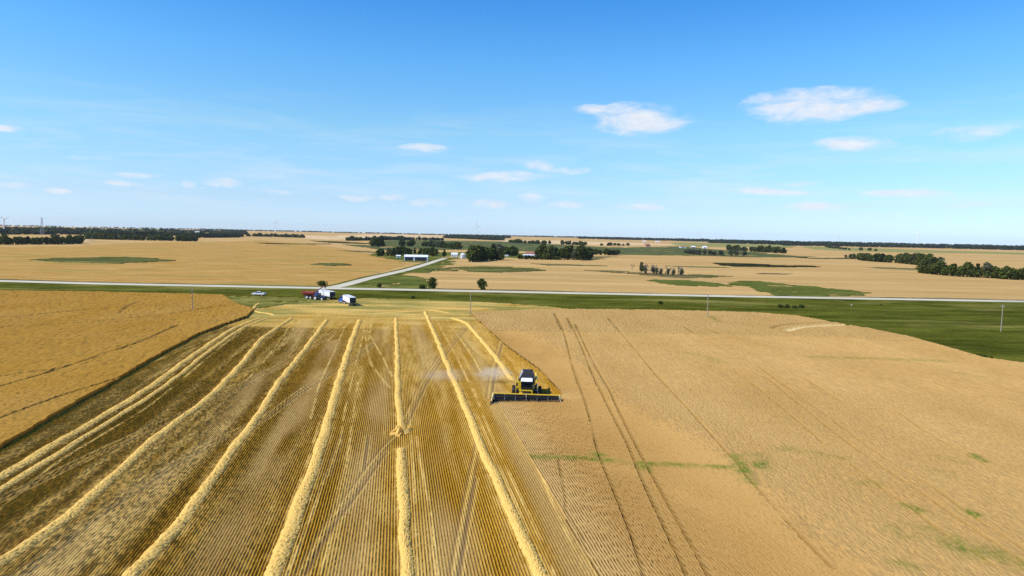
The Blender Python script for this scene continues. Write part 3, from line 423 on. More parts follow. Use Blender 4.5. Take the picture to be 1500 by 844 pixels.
def lines(x, y, L, wd, soft=.6):
    o = np.zeros(x.shape)
    for l in L:
        pl = catmull(l, 2.0) if len(l) > 2 else l
        d = dist_line(x, y, pl, wd * 3); o = np.maximum(o, np.clip((wd * (1 + soft) - d) / (wd * soft * 2 + 1e-6), 0, 1))
    return o
def crop_fn(tracks, lod, rows):
    def fn(x, y, par, rnd):
        wd = (.19, .26, .50, .50)[lod]
        br = fbm(x, y, 9, 31)
        tr = lines(x, y, tracks, wd) * np.clip((br - .22) * 4, .35, 1)
        mw = lines(x, y, PLAN['mown'], .7) if rows else tr * 0
        pale = lines(x, y, PLAN['mown_pale'], 1.2) if rows else tr * 0
        tr = np.maximum(tr, mw)
        weed = np.zeros(x.shape)
        if rows:
            for p, wdt, s in PLAN['weeds']:
                d = dist_line(x, y, catmull(p, 1.5) if len(p) > 2 else p, wdt * 4)
                weed = np.maximum(weed, s * np.exp(-(d / wdt) ** 2))
            weed *= np.clip(fbm(x, y, 2.2, 77) * 2.8 - .3, 0, 1.3)
        rm = np.zeros(x.shape)
        if rows and lod < 2:
            u = x * CO + y * SI
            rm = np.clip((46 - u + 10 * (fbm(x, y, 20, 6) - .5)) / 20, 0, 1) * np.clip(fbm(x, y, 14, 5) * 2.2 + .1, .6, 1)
        n = fbm(x, y, .55, 11) - .5; big = fbm(x, y, 30, 3) - .5
        amp = (.10, .12, .2, .2)[lod]
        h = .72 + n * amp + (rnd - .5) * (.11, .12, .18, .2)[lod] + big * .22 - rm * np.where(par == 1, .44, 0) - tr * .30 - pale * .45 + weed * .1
        if rows and lod < 2:                                   # thin, half flattened margin left by the last pass
            e = np.clip(dist_line(x, y, PLAN['cut_line'], 9) / 5.5 + (fbm(x, y, 1.6, 87) - .5) * .8, 0, 1)
            h = h * (.5 + .5 * e); pale = np.maximum(pale, (1 - e) * .42 * (par == 0))
        elif not rows: h = h * 1.25
        return h, dict(low=rm * np.where(par == 1, .85, 0), track=tr * (.6 if lod < 2 else .75), weed=weed, pale=pale)  # gaps between rows get painted shade on top of their real depth
    return fn
for nm, key, tracks, rows in (('standing_wheat', 'right_crop', PLAN['tracks_right'], True), ('standing_wheat', 'left_crop', PLAN['tracks_left'], False)):
    parts = []
    for i, (k, du, dv) in enumerate(LOD):
        if not rows and i == 0: k = dict(k)
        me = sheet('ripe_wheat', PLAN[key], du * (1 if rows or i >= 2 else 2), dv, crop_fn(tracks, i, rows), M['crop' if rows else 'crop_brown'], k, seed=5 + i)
        parts.append(me)
    bm = bmesh.new()
    for me in parts: bm.from_mesh(me)
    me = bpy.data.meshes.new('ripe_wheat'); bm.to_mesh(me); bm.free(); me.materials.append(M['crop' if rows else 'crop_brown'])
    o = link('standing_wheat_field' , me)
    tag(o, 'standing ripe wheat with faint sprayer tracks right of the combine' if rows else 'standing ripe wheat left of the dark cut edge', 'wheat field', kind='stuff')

WIND = {k: catmull(v, .28) for k, v in PLAN['windrows'].items()}
def stubble_fn(lod):
    def fn(x, y, par, rnd):
        pale = np.zeros(x.shape)
        br = fbm(x, y, 5, 41)
        for i, l in enumerate(PLAN['straw']):
            d = dist_line(x, y, catmull(l, 2.0), 3); wd = (.22, .26, .45, .45)[lod]
            pale = np.maximum(pale, np.clip(1.4 - d / wd, 0, 1) * np.clip(br * 2.2 - .5, 0, .72))
        for k, l in WIND.items():
            d = dist_line(x, y, l[::8], 4); pale = np.maximum(pale, np.clip(1.15 - d / 1.5, 0, 1) * .7 * np.clip(fbm(x, y, 1.6, 9) * 2.4 - .55, 0, 1))
        tr = np.zeros(x.shape)
        for i, l in enumerate(PLAN['ruts']):
            d = dist_line(x, y, catmull(l, 2.0), 3); wd = (.15, .17, .3, .3)[lod]
            q = np.clip(1.5 - d / wd, 0, 1)
            if i % 2: tr = np.maximum(tr, q * .8); pale = np.maximum(pale, np.clip(1.4 - np.abs(d - .4) / wd, 0, 1) * .4)
            else: pale = np.maximum(pale, q * .5); tr = np.maximum(tr, np.clip(1.3 - np.abs(d - .4) / wd, 0, 1) * .55)
        u0, v0 = x * CO + y * SI, -x * SI + y * CO
        pale = np.maximum(pale, .45 * np.clip(fbm(u0, v0 * .035, 2.6, 71) * 3.4 - 1.45, 0, 1) * np.clip(fbm(u0, v0 * .2, 1.1, 73) * 2.2 - .3, 0, 1))
        ch = np.zeros(x.shape)
        for i, l in enumerate(PLAN['mids']):
            d = dist_line(x, y, catmull(l, 3.0), 8)
            u, v = x * CO + y * SI, -x * SI + y * CO
            ch = np.maximum(ch, np.exp(-(d / 2.4) ** 4) * np.clip(fbm(u * 1.2, v * .22, 9, 51 + i) * 4 - 1.1, 0, 1))
        # chopped straw and stubble trodden flat where the machines turn, by the road
        head = np.clip((y - 196) / 40 + (fbm(x, y, 16, 61) - .5) * 1.6, 0, 1)
        u, v = x * CO + y * SI, -x * SI + y * CO
        hp = head * np.clip(fbm(x * .25, y * 1.2, 6, 63) * 2.6 - .55, 0, 1)
        pale = np.maximum(pale, hp * .8)
        weed = np.clip(head * fbm(x * .35, y, 8, 65) * 2.6 - 1.0, 0, .75)
        top = np.where(par == 1, 0.0, .9) * (1 - .55 * ch) if lod < 2 else np.full(x.shape, .5)
        top = np.clip(top + (rnd - .5) * .3, 0, 1)
        hgt = (.15, .125, .10, .06)[lod]
        flat = np.clip(np.maximum(np.maximum(tr, pale), ch * .7), 0, 1)
        h = .03 + (np.where(par == 1, 0, hgt) if lod < 2 else hgt * .6) * (1 - .7 * flat) * (.7 + .6 * rnd) + pale * .12 * (.5 + rnd) + (fbm(x, y, 1.2, 15) - .5) * .1
        return h, dict(top=top, chaff=ch * .62, pale=pale, track=tr, weed=weed)
    return fn
bm = bmesh.new()
for i, (k, du, dv) in enumerate(LOD):
    bm.from_mesh(sheet('wheat_stubble', PLAN['stubble'], du, dv, stubble_fn(i), M['stubble'], k, seed=15 + i, wall=False))
me = bpy.data.meshes.new('wheat_stubble'); bm.to_mesh(me); bm.free(); me.materials.append(M['stubble'])
tag(link('stubble_field', me), 'golden brown cut wheat stubble in drill rows between the straw windrows', 'stubble', kind='stuff')

# ------------------------------------------------------------------ road, side road, verges
def ribbon(name, line, prof, mat, step=4.0, zoff=0.0, flatten=None):
    p = catmull(line, step); t = np.gradient(p, axis=0); t /= np.linalg.norm(t, axis=1)[:, None]; nrm = np.stack([-t[:, 1], t[:, 0]], 1)
    V = []
    base = terrain(p[:, 0], p[:, 1])
    for off, hz in prof:
        q = p + nrm * off; b = base if flatten else terrain(q[:, 0], q[:, 1])
        V.append(np.stack([q[:, 0], q[:, 1], b + hz + zoff], 1))
    V = np.stack(V, 1); n, k = V.shape[:2]; ix = np.arange(n * k).reshape(n, k)
    Fq = np.stack([ix[:-1, :-1], ix[:-1, 1:], ix[1:, 1:], ix[1:, :-1]], -1).reshape(-1, 4)
    return np_mesh(name, V.reshape(-1, 3), Fq[:, ::-1], mat, smooth=True)
def strct(name, me, label): return tag(link(name, me), label, kind='structure')
def grass_fn_(amp, sc): return lambda x, y, par, rnd: (.08 + amp * (fbm(x, y, sc, 21) * .8 + rnd * .3), {})
strct('road_embankment', ribbon('road_embankment', PLAN['road'], [(-13, -.1), (-6.2, .85), (6.2, .85), (13, -.1)], M['grass'], flatten=True), 'grassy raised bed of the gravel highway')
strct('road', ribbon('road', PLAN['road'], [(-5.4, .86), (-5.0, .90), (0, .98), (5.0, .90), (5.4, .86)], M['gravel'], flatten=True), 'pale straight gravel highway crossing behind the harvested field')
strct('side_road_embankment', ribbon('side_road_embankment', PLAN['side_road'], [(-10, -.1), (-4.6, .42), (4.6, .42), (10, -.1)], M['grass'], flatten=True), 'grassy raised bed of the side road')
strct('side_road', ribbon('side_road', PLAN['side_road'], [(-3.9, .44), (0, .50), (3.9, .44)], M['gravel'], flatten=True, zoff=.02), 'pale gravel side road bending away to the farmyard')
GP = [(-128, 299), (-118, 276), (-108, 270), (-97, 268), (-84, 276), (-80, 285), (-92, 297), (-110, 301)]
strct('headland_grass', sheet('headland_grass', [tuple(q) for q in catmull(GP + GP[:1], 3)], 1.2, 1.6, grass_fn_(.3, 6), M['trodden'], rot=False, ragged=7), 'trodden green and straw coloured grass around the parked machines')
strct('field_trail', ribbon('field_trail', PLAN['field_trail'], [(-.7, .36), (0, .40), (.7, .36)], M['stubble']), 'pale dry trail along the grass beside the parked pickup')
def grass_fn(amp, sc):
    def fn(x, y, par, rnd): return .04 + amp * (fbm(x, y, sc, 21) * .8 + rnd * .3), {}
    return fn
road = np.array(PLAN['road']); south = PLAN['verge_edge']
left = [(p[0], p[1]) for p in road]
poly = [(-420, south[0][1])] + [tuple(p) for p in south] + [(420, south[-1][1])] + [(420, road[-1][1] - 9)] + [(x, y - 9) for x, y in left[::-1]]
strct('verge_meadow', sheet('verge_meadow', poly, 1.6, 2.6, grass_fn(.35, 6), M['grass'], rot=False), 'dark green meadow and ditch between the crop and the road')
poly = [(x, y + 9) for x, y in left] + [(x, y + 15 + 7 * vnoise(np.array(x * 1.), np.array(0.), 60, 4)) for x, y in catmull(left, 12)[::-1]]
strct('north_verge', sheet('north_verge', poly, 1.8, 1.6, grass_fn(.3, 6), M['brown'], rot=False), 'brownish green ditch grass along the far side of the road')
PNAME = dict(slough_left='slough', slough_small='slough', slough_mid='slough', grass_fork='roadside_grass', grass_fork_b='roadside_grass', grass_swale_b='grass_swale', streak_a='reed_line', streak_b='reed_line', streak_c='grass_streak', streak_d='grass_streak', streak_e='reed_line', olive_field_b='olive_field', olive_field_c='green_field', pale_field_b='pale_field', pale_left='pale_field', grass_tan='dry_grass')
PNAME.update(hedge_a='hedge_strip', hedge_b='hedge_strip', hedge_c='hedge_strip', hedge_d='grass_strip', hedge_e='grass_strip', green_far='green_field', green_far_b='green_field')
PATCH = dict(hedge_a=('marsh', .8, 'thin green strip left of the shed grove'), hedge_b=('dark', 1.2, 'thin dark hedge strip in the left grain field before the central belt'), hedge_c=('brown', .5, 'thin brown strip in the field right of the shelter belt'), hedge_d=('brown', .5, 'thin grassy strip left of the dark slough'), hedge_e=('wet', .5, 'short green strip right of the dead grove'), green_far=('marsh', .4, 'green far field under the right skyline woods'), green_far_b=('marsh', .4, 'green far field under the left skyline'), slough_left=('wet', .8, 'long oval green slough in the left grain field'), slough_small=('wet', .7, 'small dark green slough left of the side road'),
    slough_mid=('wet', .8, 'long green slough with pale water beyond the road bushes'), grass_fork=('fork', .5, 'bright green grass in the fork of the two roads'),
    grass_fork_b=('fork', .4, 'yellow green grass right of the side road bend'), farm_grass=('fork', .3, 'green farmyard grass round the sheds'),
    green_field=('marsh', .6, 'wide dull green marshy field behind the farm'), grass_swale=('fork', .5, 'narrow green swale right of the bare trees'),
    grass_swale_b=('fork', .5, 'bright green swale in the field near the road on the right'), brush_strip=('brown', .6, 'brown brush strip under the bare trees'),
    dark_slough=('dark', .9, 'black reedy slough in the right grain field'), streak_a=('dark', .6, 'thin dark reed line in the left grain field'), streak_b=('brown', .6, 'thin brown reed line left of the farm'),
    streak_c=('brown', .3, 'short brown streak in the right grain field'), streak_d=('brown', .3, 'faint green brown streak before the eastern tree belt'), streak_e=('dark', .5, 'dark reed line at the far right'),
    olive_field=('olive', .2, 'olive green crop field far behind the marsh'), olive_field_b=('olive', .2, 'long olive green crop field at the far right'), olive_field_c=('marsh', .2, 'green far field on the left skyline'),
    pink_field=('pink', .2, 'pinkish ripe field far behind the green field'), pale_field=('pink', .2, 'pinkish ripe field on the rise left of centre'), pale_field_b=('pink', .2, 'pale ripe field in front of the left skyline woods'),
    pale_left=('pink', .2, 'pale ripe field between the western tree belts'), grass_tan=('brown', .3, 'dry grass beside the shelter belt'))
strct('riper_grain_field', sheet('riper_grain_field', [tuple(q) for q in PLAN['west_field']], 6, 6, lambda x, y, par, rnd: (.02 + 0 * x, {}), M['ripe'], rot=False, wall=False, smooth=True), 'ripe golden brown grain field across the road on the left')
for k, (mk, amp, lb) in PATCH.items():
    pl = catmull(PLAN['patches'][k] + PLAN['patches'][k][:1], 6); d = np.hypot(*pl.mean(0)); cs = max(1.5, d / 170)
    pl = pl + (np.stack([fbm(pl[:, 0], pl[:, 1], 14, 8), fbm(pl[:, 0], pl[:, 1], 14, 18)], 1) - .5) * np.array([34, 16]) * min(1, d / 700)
    strct(PNAME.get(k, k), sheet(k, [tuple(p) for p in pl], cs * 1.2, cs * 1.2, grass_fn(amp, cs * 4), M[mk], rot=False, ragged=0 if mk in ('pink', 'olive') else max(9, d / 45)), lb)

# ------------------------------------------------------------------ straw windrows
def windrow(key, label, wd=.95, hh=.46, gap=None):
    wd *= .80; hh *= .85
    p = catmull(PLAN['windrows'][key], .22)
    if len(p) > 260 and key != 'turn':                       # drawn by a steady machine: iron small kinks out of the line
        k = min(90, len(p) // 5); q = np.pad(p, ((k, k), (0, 0)), mode='reflect', reflect_type='odd'); ke = np.hanning(2 * k + 1); ke /= ke.sum()
        p = np.stack([np.convolve(q[:, i], ke, 'valid') for i in (0, 1)], 1)
    n = len(p)
    s = np.arange(n) * .22; r = np.random.default_rng(abs(hash_(key)))
    wob = (vnoise(s, s * 0, 5.5, 91 + len(key)) - .5) * .3
    t = np.gradient(p, axis=0); t /= np.linalg.norm(t, axis=1)[:, None]; nr = np.stack([-t[:, 1], t[:, 0]], 1)
    ww = wd * (.88 + .24 * vnoise(s, s * 0 + 7, 3.1, 92)); hgt = hh * (.85 + .3 * vnoise(s, s * 0 + 3, 2.2, 93)); end = np.clip(np.minimum(s, s[-1] - s) / 1.6, .05, 1)
    c = np.linspace(-1, 1, 13); V = []
    for k in c:
        o = k * ww * (1 + .07 * r.standard_normal(n)) + wob
        zz = hgt * end * np.clip(1 - k * k, 0, 1) ** .75 * (1 + .09 * r.standard_normal(n)) + .05
        if abs(k) == 1: zz = np.full(n, .0)
        q = p + nr * o[:, None]; V.append(np.stack([q[:, 0], q[:, 1], terrain(q[:, 0], q[:, 1]) + zz], 1))
    V = np.stack(V, 1); ix = np.arange(n * 13).reshape(n, 13)
    Fq = np.stack([ix[:-1, :-1], ix[:-1, 1:], ix[1:, 1:], ix[1:, :-1]], -1).reshape(-1, 4)[:, ::-1]
    root = link('straw_windrow', np_mesh('straw_windrow', V.reshape(-1, 3), Fq, M['straw'])); tag(root, label, 'windrow', 'straw windrows left by the combine')
    # loose straws standing out of the ridge and spilling beside it
    dens = np.clip(130 / np.hypot(p[:, 0], p[:, 1]), .3, 2.2); m = (np.repeat(np.arange(n), 9))
    m = m[r.random(len(m)) < dens[m] * .13]; k = r.normal(0, .7, len(m)); q = p[m] + nr[m] * (k * ww[m] + wob[m])[:, None]
    z0 = np.clip(hgt[m] * np.clip(1 - k * k, 0.0, 1) ** .75, .06, 2) * end[m]
    a = r.random(len(m)) * 6.28; L = .14 + .2 * r.random(len(m)); th = .02 + .025 * r.random(len(m))
    d = np.stack([np.cos(a) * L, np.sin(a) * L, L * r.random(len(m)) * .35], 1); e = np.stack([-np.sin(a) * th, np.cos(a) * th, 0 * a], 1)
    b = np.stack([q[:, 0], q[:, 1], terrain(q[:, 0], q[:, 1]) + z0], 1)
    T = np.stack([b - e, b + e, b + d], 1).reshape(-1, 3)
    link('loose_straw', np_mesh('loose_straw', T, np.arange(len(T)).reshape(-1, 3), M['straw']), root, 'stuff')
    return root
def hash_(k): return sum((i + 3) * ord(ch) for i, ch in enumerate(k))
for key, lb, wd, hh in (('w1', 'westernmost straw windrow, a low double strip close to the dark crop edge', 1.0, .5),
    ('w2', 'thick straw windrow second from the dark crop edge on the left', .95, .5), ('w3', 'straight straw windrow leading from the foreground towards the blue truck', .95, .5),
    ('w4', 'wide straw windrow flanked by pale tracks, just left of the broken one', 1.05, .5), ('w5', 'far half of the broken straw windrow, beyond the straw heap', .8, .46),
    ('w5b', 'near half of the broken straw windrow, nearest the camera below the heap', .85, .5), ('w6', 'long curving straw windrow between the broken one and the combine', .9, .5),
    ('w7', 'fresh straw windrow trailing straight behind the combine', .95, .48), ('turn', 'short hooked straw windrow at the field corner near the pickup', .8, .36),
    ('head', 'low thin straw windrow lying across the headland in front of the trucks', .7, .28)):
    windrow(key, lb, wd, hh)
# second strip of the double windrow
PLAN['windrows']['w1 second'] = [(x + 2.3, y + .5) for x, y in PLAN['windrows']['w1']]
windrow('w1 second', 'thin second strip running close beside the westernmost straw windrow', .75, .4)
hx, hy = PLAN['pile']
r = np.random.default_rng(44); a = np.linspace(0, 2 * np.pi, 28, endpoint=False); V = [(hx, hy, .75)]; Fc = []
for k, rr in enumerate((.35, .75, 1.15, 1.5)):
    for t in a: V.append((hx + math.cos(t) * rr * (1 + .25 * r.standard_normal()), hy + math.sin(t) * rr * 1.7 * (1 + .2 * r.standard_normal()), max(0, .75 * (1 - (rr / 1.5) ** 2) * (1 + .3 * r.standard_normal()))))
mb = MB(); mb.v = V; nA = len(a)
mb.f = [(0, 1 + i, 1 + (i + 1) % nA) for i in range(nA)] + [(1 + k * nA + i, 1 + (k + 1) * nA + i, 1 + (k + 1) * nA + (i + 1) % nA, 1 + k * nA + (i + 1) % nA) for k in range(3) for i in range(nA)]
tag(mb.build('straw_heap', M['straw']), 'dumped heap of straw lying in the gap of the broken windrow', 'straw heap')

# ------------------------------------------------------------------ wheels
WHEEL = {}
def wheel(root, loc, rad, wid, rim='rim', name='wheel'):
    """a wheel whose axle runs along local x: tyre with lugs, rim dish and hub"""
    k = (rad, wid, rim)
    if k not in WHEEL:
        t = MB(); n = 20
        prof = [(-wid / 2, rad * .62), (-wid / 2, rad * .92), (-wid * .3, rad), (wid * .3, rad), (wid / 2, rad * .92), (wid / 2, rad * .62)]
        for i in range(n):
            a0, a1 = 2 * math.pi * i / n, 2 * math.pi * (i + 1) / n
            for (xa, ra), (xb, rb) in zip(prof, prof[1:]):
                t.add([(xa, math.cos(a0) * ra, math.sin(a0) * ra), (xb, math.cos(a0) * rb, math.sin(a0) * rb), (xb, math.cos(a1) * rb, math.sin(a1) * rb), (xa, math.cos(a1) * ra, math.sin(a1) * ra)], [(0, 1, 2, 3)])
        for i in range(n):
            a0 = 2 * math.pi * (i + .3) / n; t.box((0, math.cos(a0) * rad, math.sin(a0) * rad), (wid * .8, rad * .07, rad * .06), Matrix.Rotation(a0, 3, 'X'))
        d = MB().tube((-wid * .42, 0, 0), (wid * .42, 0, 0), rad * .64, n=16); d.tube((-wid * .5, 0, 0), (wid * .5, 0, 0), rad * .2, n=8)
        WHEEL[k] = (t.mesh('tyre', M['rubber']), d.mesh('rim', M[rim]))
    w = empty(name, loc); w.parent = root
    link('tyre', WHEEL[k][0], w); link('rim', WHEEL[k][1], w)
    return w

# ------------------------------------------------------------------ combine harvester (local +y is forward)
def combine(loc, rz):
    c = empty('combine_harvester', loc, rz, 'yellow combine harvester with a wide dark header cutting the wheat edge', 'combine')
    c.rotation_euler = (0, R(-.3), rz)
    W2 = 6.15
    h = MB()     # header: back sheet, top beam, floor, auger trough
    h.hexa([(-W2, 3.3, .35), (W2, 3.3, .35), (W2, 3.45, .35), (-W2, 3.45, .35), (-W2, 3.2, 1.45), (W2, 3.2, 1.45), (W2, 3.3, 1.45), (-W2, 3.3, 1.45)])
    h.box((0, 4.1, .32), (W2 * 2, 1.5, .08)); h.build('header_body', M['black'], c)
    MB().box((0, 3.18, 1.53), (W2 * 2 + .1, .3, .2)).build('header_beam', M['yellow'], c, .02)
    MB().tube((-W2 + .1, 3.85, .62), (W2 - .1, 3.85, .62), .28, n=12).build('feed_auger', M['black'], c)
    kn = MB(); kn.box((0, 4.92, .3), (W2 * 2, .12, .07))
    for i in range(80): kn.box((-W2 + .15 + i * .154, 5.05, .3), (.05, .2, .04))
    kn.build('cutter_bar', M['grey'], c)
    for sx in (-1, 1):
        MB().prism([(3.1, .28), (4.9, .28), (5.75, .38), (5.2, .8), (4.4, 1.25), (3.2, 1.5)], sx * W2 - .07, sx * W2 + .07).build('end_sheet', M['cream'], c)
        MB().tube((sx * (W2 + .05), 5.3, .55), (sx * (W2 + .2), 6.7, .25), .16, .03, n=8).build('crop_divider', M['black'], c)
    reel = MB().tube((-W2 + .3, 4.65, 1.25), (W2 - .3, 4.65, 1.25), .12, n=8).build('reel', M['black'], c)
    for k in range(6):
        a = 2 * math.pi * k / 6 + .3; y, zz = 4.65 + math.cos(a) * .56, 1.25 + math.sin(a) * .56
        b = MB().tube((-W2 + .3, y, zz), (W2 - .3, y, zz), .045, n=6)
        for i in range(56): b.box((-W2 + .45 + i * .211, y + .03, zz - .13), (.025, .025, .26))
        b.build('reel_bat', M['black'], reel)
    for i in range(7):
        x = -W2 + .35 + i * (W2 * 2 - .7) / 6; m = MB()
        for k in range(3):
            a = 2 * math.pi * k / 6 + .3; m.box((x, 4.65, 1.25), (.06, 1.16, .07), Matrix.Rotation(a, 3, 'X'))
        m.build('reel_spider', M['grey'], reel)
    for x in (-W2 + .15, 0, W2 - .15): MB().hexa([(x - .07, 3.2, 1.5), (x + .07, 3.2, 1.5), (x + .07, 4.75, 1.2), (x - .07, 4.75, 1.2), (x - .07, 3.2, 1.68), (x + .07, 3.2, 1.68), (x + .07, 4.75, 1.36), (x - .07, 4.75, 1.36)]).build('reel_arm', M['cream'], c)
    MB().hexa([(-.75, 1.0, .95), (.75, 1.0, .95), (.75, 4.2, .35), (-.75, 4.2, .35), (-.75, .9, 1.95), (.75, .9, 1.95), (.75, 4.15, 1.2), (-.75, 4.15, 1.2)]).build('feeder_house', M['black'], c, .03)
    f = MB(); f.box((.1, 2.78, 1.78), (2.3, .14, .2)); f.box((.1, 2.95, 1.16), (2.3, .14, .2)); f.box((-1.0, 2.86, 1.47), (.18, .13, .5)); f.box((1.2, 2.86, 1.47), (.18, .13, .5)); f.build('feeder_frame', M['yellow'], c)
    for o in c.children:
        if o.name.split('.')[0] not in ('feeder_house', 'feeder_frame'): o.location = (0, .95, -.14)
    # chassis and body
    MB().box((0, -.2, 1.15), (3.3, .45, .45)).build('front_axle', M['black'], c, .04)
    MB().box((0, -3.6, .9), (2.6, .3, .3)).build('rear_axle', M['black'], c, .03)
    b = MB().prism([(1.0, 1.3), (1.0, 2.35), (.7, 2.6), (-4.6, 2.75), (-5.3, 2.3), (-5.2, 1.5), (-3.6, 1.05), (-.8, .95)], -1.5, 1.5); b.build('body', M['yellow'], c, .05)
    for sx in (-1, 1):
        MB().prism([(.85, 1.55), (.85, 2.85), (.4, 3.0), (-4.5, 3.0), (-5.1, 2.5), (-4.9, 1.75), (-2.4, 1.45), (-2.0, 1.75), (.2, 1.8)], sx * 1.78 - .08, sx * 1.78 + .08).build('side_shield', M['yellow'], c, .03)
        MB().box((sx * 1.875, -1.9, 2.05), (.03, 2.4, .22)).build('shield_stripe', M['black'], c)
    MB().box((1.46, .95, 2.4), (1.0, .1, 1.25)).build('front_panel', M['yellow'], c, .02)
    # cab
    p = [(-.98, .72, 1.75), (.98, .72, 1.75), (.95, 2.55, 1.85), (-.95, 2.55, 1.85), (-1.02, .68, 3.42), (1.02, .68, 3.42), (1.02, 2.72, 3.42), (-1.02, 2.72, 3.42)]
    cab = MB().hexa(p).build('cab', M['glass'], c, .05)
    for x, y0, y1 in ((-1, 2.56, 2.73), (1, 2.56, 2.73), (-1, .7, .68), (1, .7, .68)): MB().tube((x * .98, y0, 1.78), (x * 1.03, y1, 3.44), .05, n=6).build('cab_pillar', M['black'], cab)
    MB().box((0, 1.62, 1.72), (2.05, 1.95, .2)).build('cab_floor', M['black'], c, .03)
    MB().hexa([(-1.12, .55, 3.43), (1.12, .55, 3.43), (1.12, 3.0, 3.43), (-1.12, 3.0, 3.43), (-1.02, .65, 3.68), (1.02, .65, 3.68), (1.0, 2.75, 3.72), (-1.0, 2.75, 3.72)]).build('cab_roof', M['white'], c, .06)
    for x in (-.85, -.5, .5, .85): MB().box((x, 3.01, 3.53), (.2, .04, .11)).build('work_light', M['lamp'], c)
    seat = MB().box((0, 1.35, 2.1), (.55, .5, .5)); seat.box((0, 1.1, 2.6), (.55, .15, .7)); seat.build('driver_seat', M['black'], cab)
    # grain tank with its covers folded out
    MB().box((0, -1.1, 3.18), (2.95, 3.1, .5)).build('grain_tank', M['black'], c, .03)
    z0, z1 = 3.43, 4.7
    def flap(a, b, d, e, m):
        q = MB().add([a, b, d, e], [(0, 1, 2, 3)]); me = q.mesh('tank_cover', M[m]); o = link('tank_cover', me, c); s = o.modifiers.new('thick', 'SOLIDIFY'); s.thickness = .05; return o
    flap((-1.42, .42, z0), (1.42, .42, z0), (.72, -.35, z1), (-.72, -.35, z1), 'black')
    flap((-1.42, -2.6, z0), (1.42, -2.6, z0), (.95, -2.3, z1), (-.95, -2.3, z1), 'black')
    flap((1.42, .42, z0), (1.42, -2.6, z0), (.95, -2.3, z1), (.72, -.35, z1), 'grey')
    flap((-1.42, .42, z0), (-1.42, -2.6, z0), (-.95, -2.3, z1), (-.72, -.35, z1), 'black')
    MB().box((0, -1.35, 4.68), (1.3, 1.7, .12)).build('tank_lid', M['black'], c, .03)
    MB().hexa([(-1.3, -5.1, 2.7), (1.3, -5.1, 2.7), (1.3, -2.7, 2.9), (-1.3, -2.7, 2.9), (-1.2, -4.9, 3.25), (1.2, -4.9, 3.25), (1.2, -2.75, 3.5), (-1.2, -2.75, 3.5)]).build('engine_hood', M['black'], c, .05)
    MB().tube((.9, -3.3, 3.2), (.9, -3.3, 4.15), .09, n=10).build('exhaust', M['grey'], c)
    MB().tube((-.5, -3.6, 3.3), (-.5, -3.6, 3.9), .22, n=12).build('air_intake', M['black'], c)
    MB().tube((-1.75, .55, 3.0), (-1.72, -5.9, 3.2), .21, n=12).build('unloading_auger', M['yellow'], c)
    MB().hexa([(-1.25, -6.1, .9), (1.25, -6.1, .9), (1.25, -5.1, 1.0), (-1.25, -5.1, 1.0), (-1.2, -5.6, 2.0), (1.2, -5.6, 2.0), (1.3, -5.0, 2.3), (-1.3, -5.0, 2.3)]).build('straw_hood', M['black'], c, .04)
    # access ladder, platform, rails, mirrors on the left side
    MB().box((-1.55, 1.5, 1.72), (.95, 1.9, .07)).build('platform', M['black'], c)
    la = MB()
    for y in (1.85, 2.3): la.tube((-2.0, y, 1.7), (-2.35, y, .45), .035, n=6)
    for k in range(5): la.box((-2.03 - k * .075, 2.075, 1.58 - k * .26), (.12, .48, .04))
    la.build('ladder', M['grey'], c)
    ra = MB()
    for x, y in ((-1.98, .7), (-1.98, 1.3), (-1.98, 1.8), (-1.98, 2.35), (-1.2, 2.4)): ra.tube((x, y, 1.75), (x, y, 2.8), .03, n=6)
    ra.tube((-1.98, .7, 2.8), (-1.98, 2.35, 2.8), .03, n=6); ra.tube((-1.98, .7, 2.3), (-1.98, 1.8, 2.3), .025, n=6); ra.build('handrail', M['white'], c)
    for sx in (-1, 1):
        MB().tube((sx * 1.03, 2.6, 3.2), (sx * 1.75, 2.85, 3.15), .03, n=6).build('mirror_arm', M['black'], c)
        MB().box((sx * 1.78, 2.85, 2.85), (.34, .09, .58)).build('mirror', M['black'], c, .03)
    for sx in (-1, 1):
        wheel(c, (sx * 1.75, -.2, 1.0), 1.0, .6, 'yellow', 'front_wheel'); wheel(c, (sx * 2.45, -.2, 1.0), 1.0, .6, 'yellow', 'front_wheel'); wheel(c, (sx * 1.55, -3.6, .68), .68, .5, 'yellow', 'rear_wheel')
    return c
x, y = PLAN['pts']['combine']
combine((x, y - 1.6, .02), R(180 - 2.0))

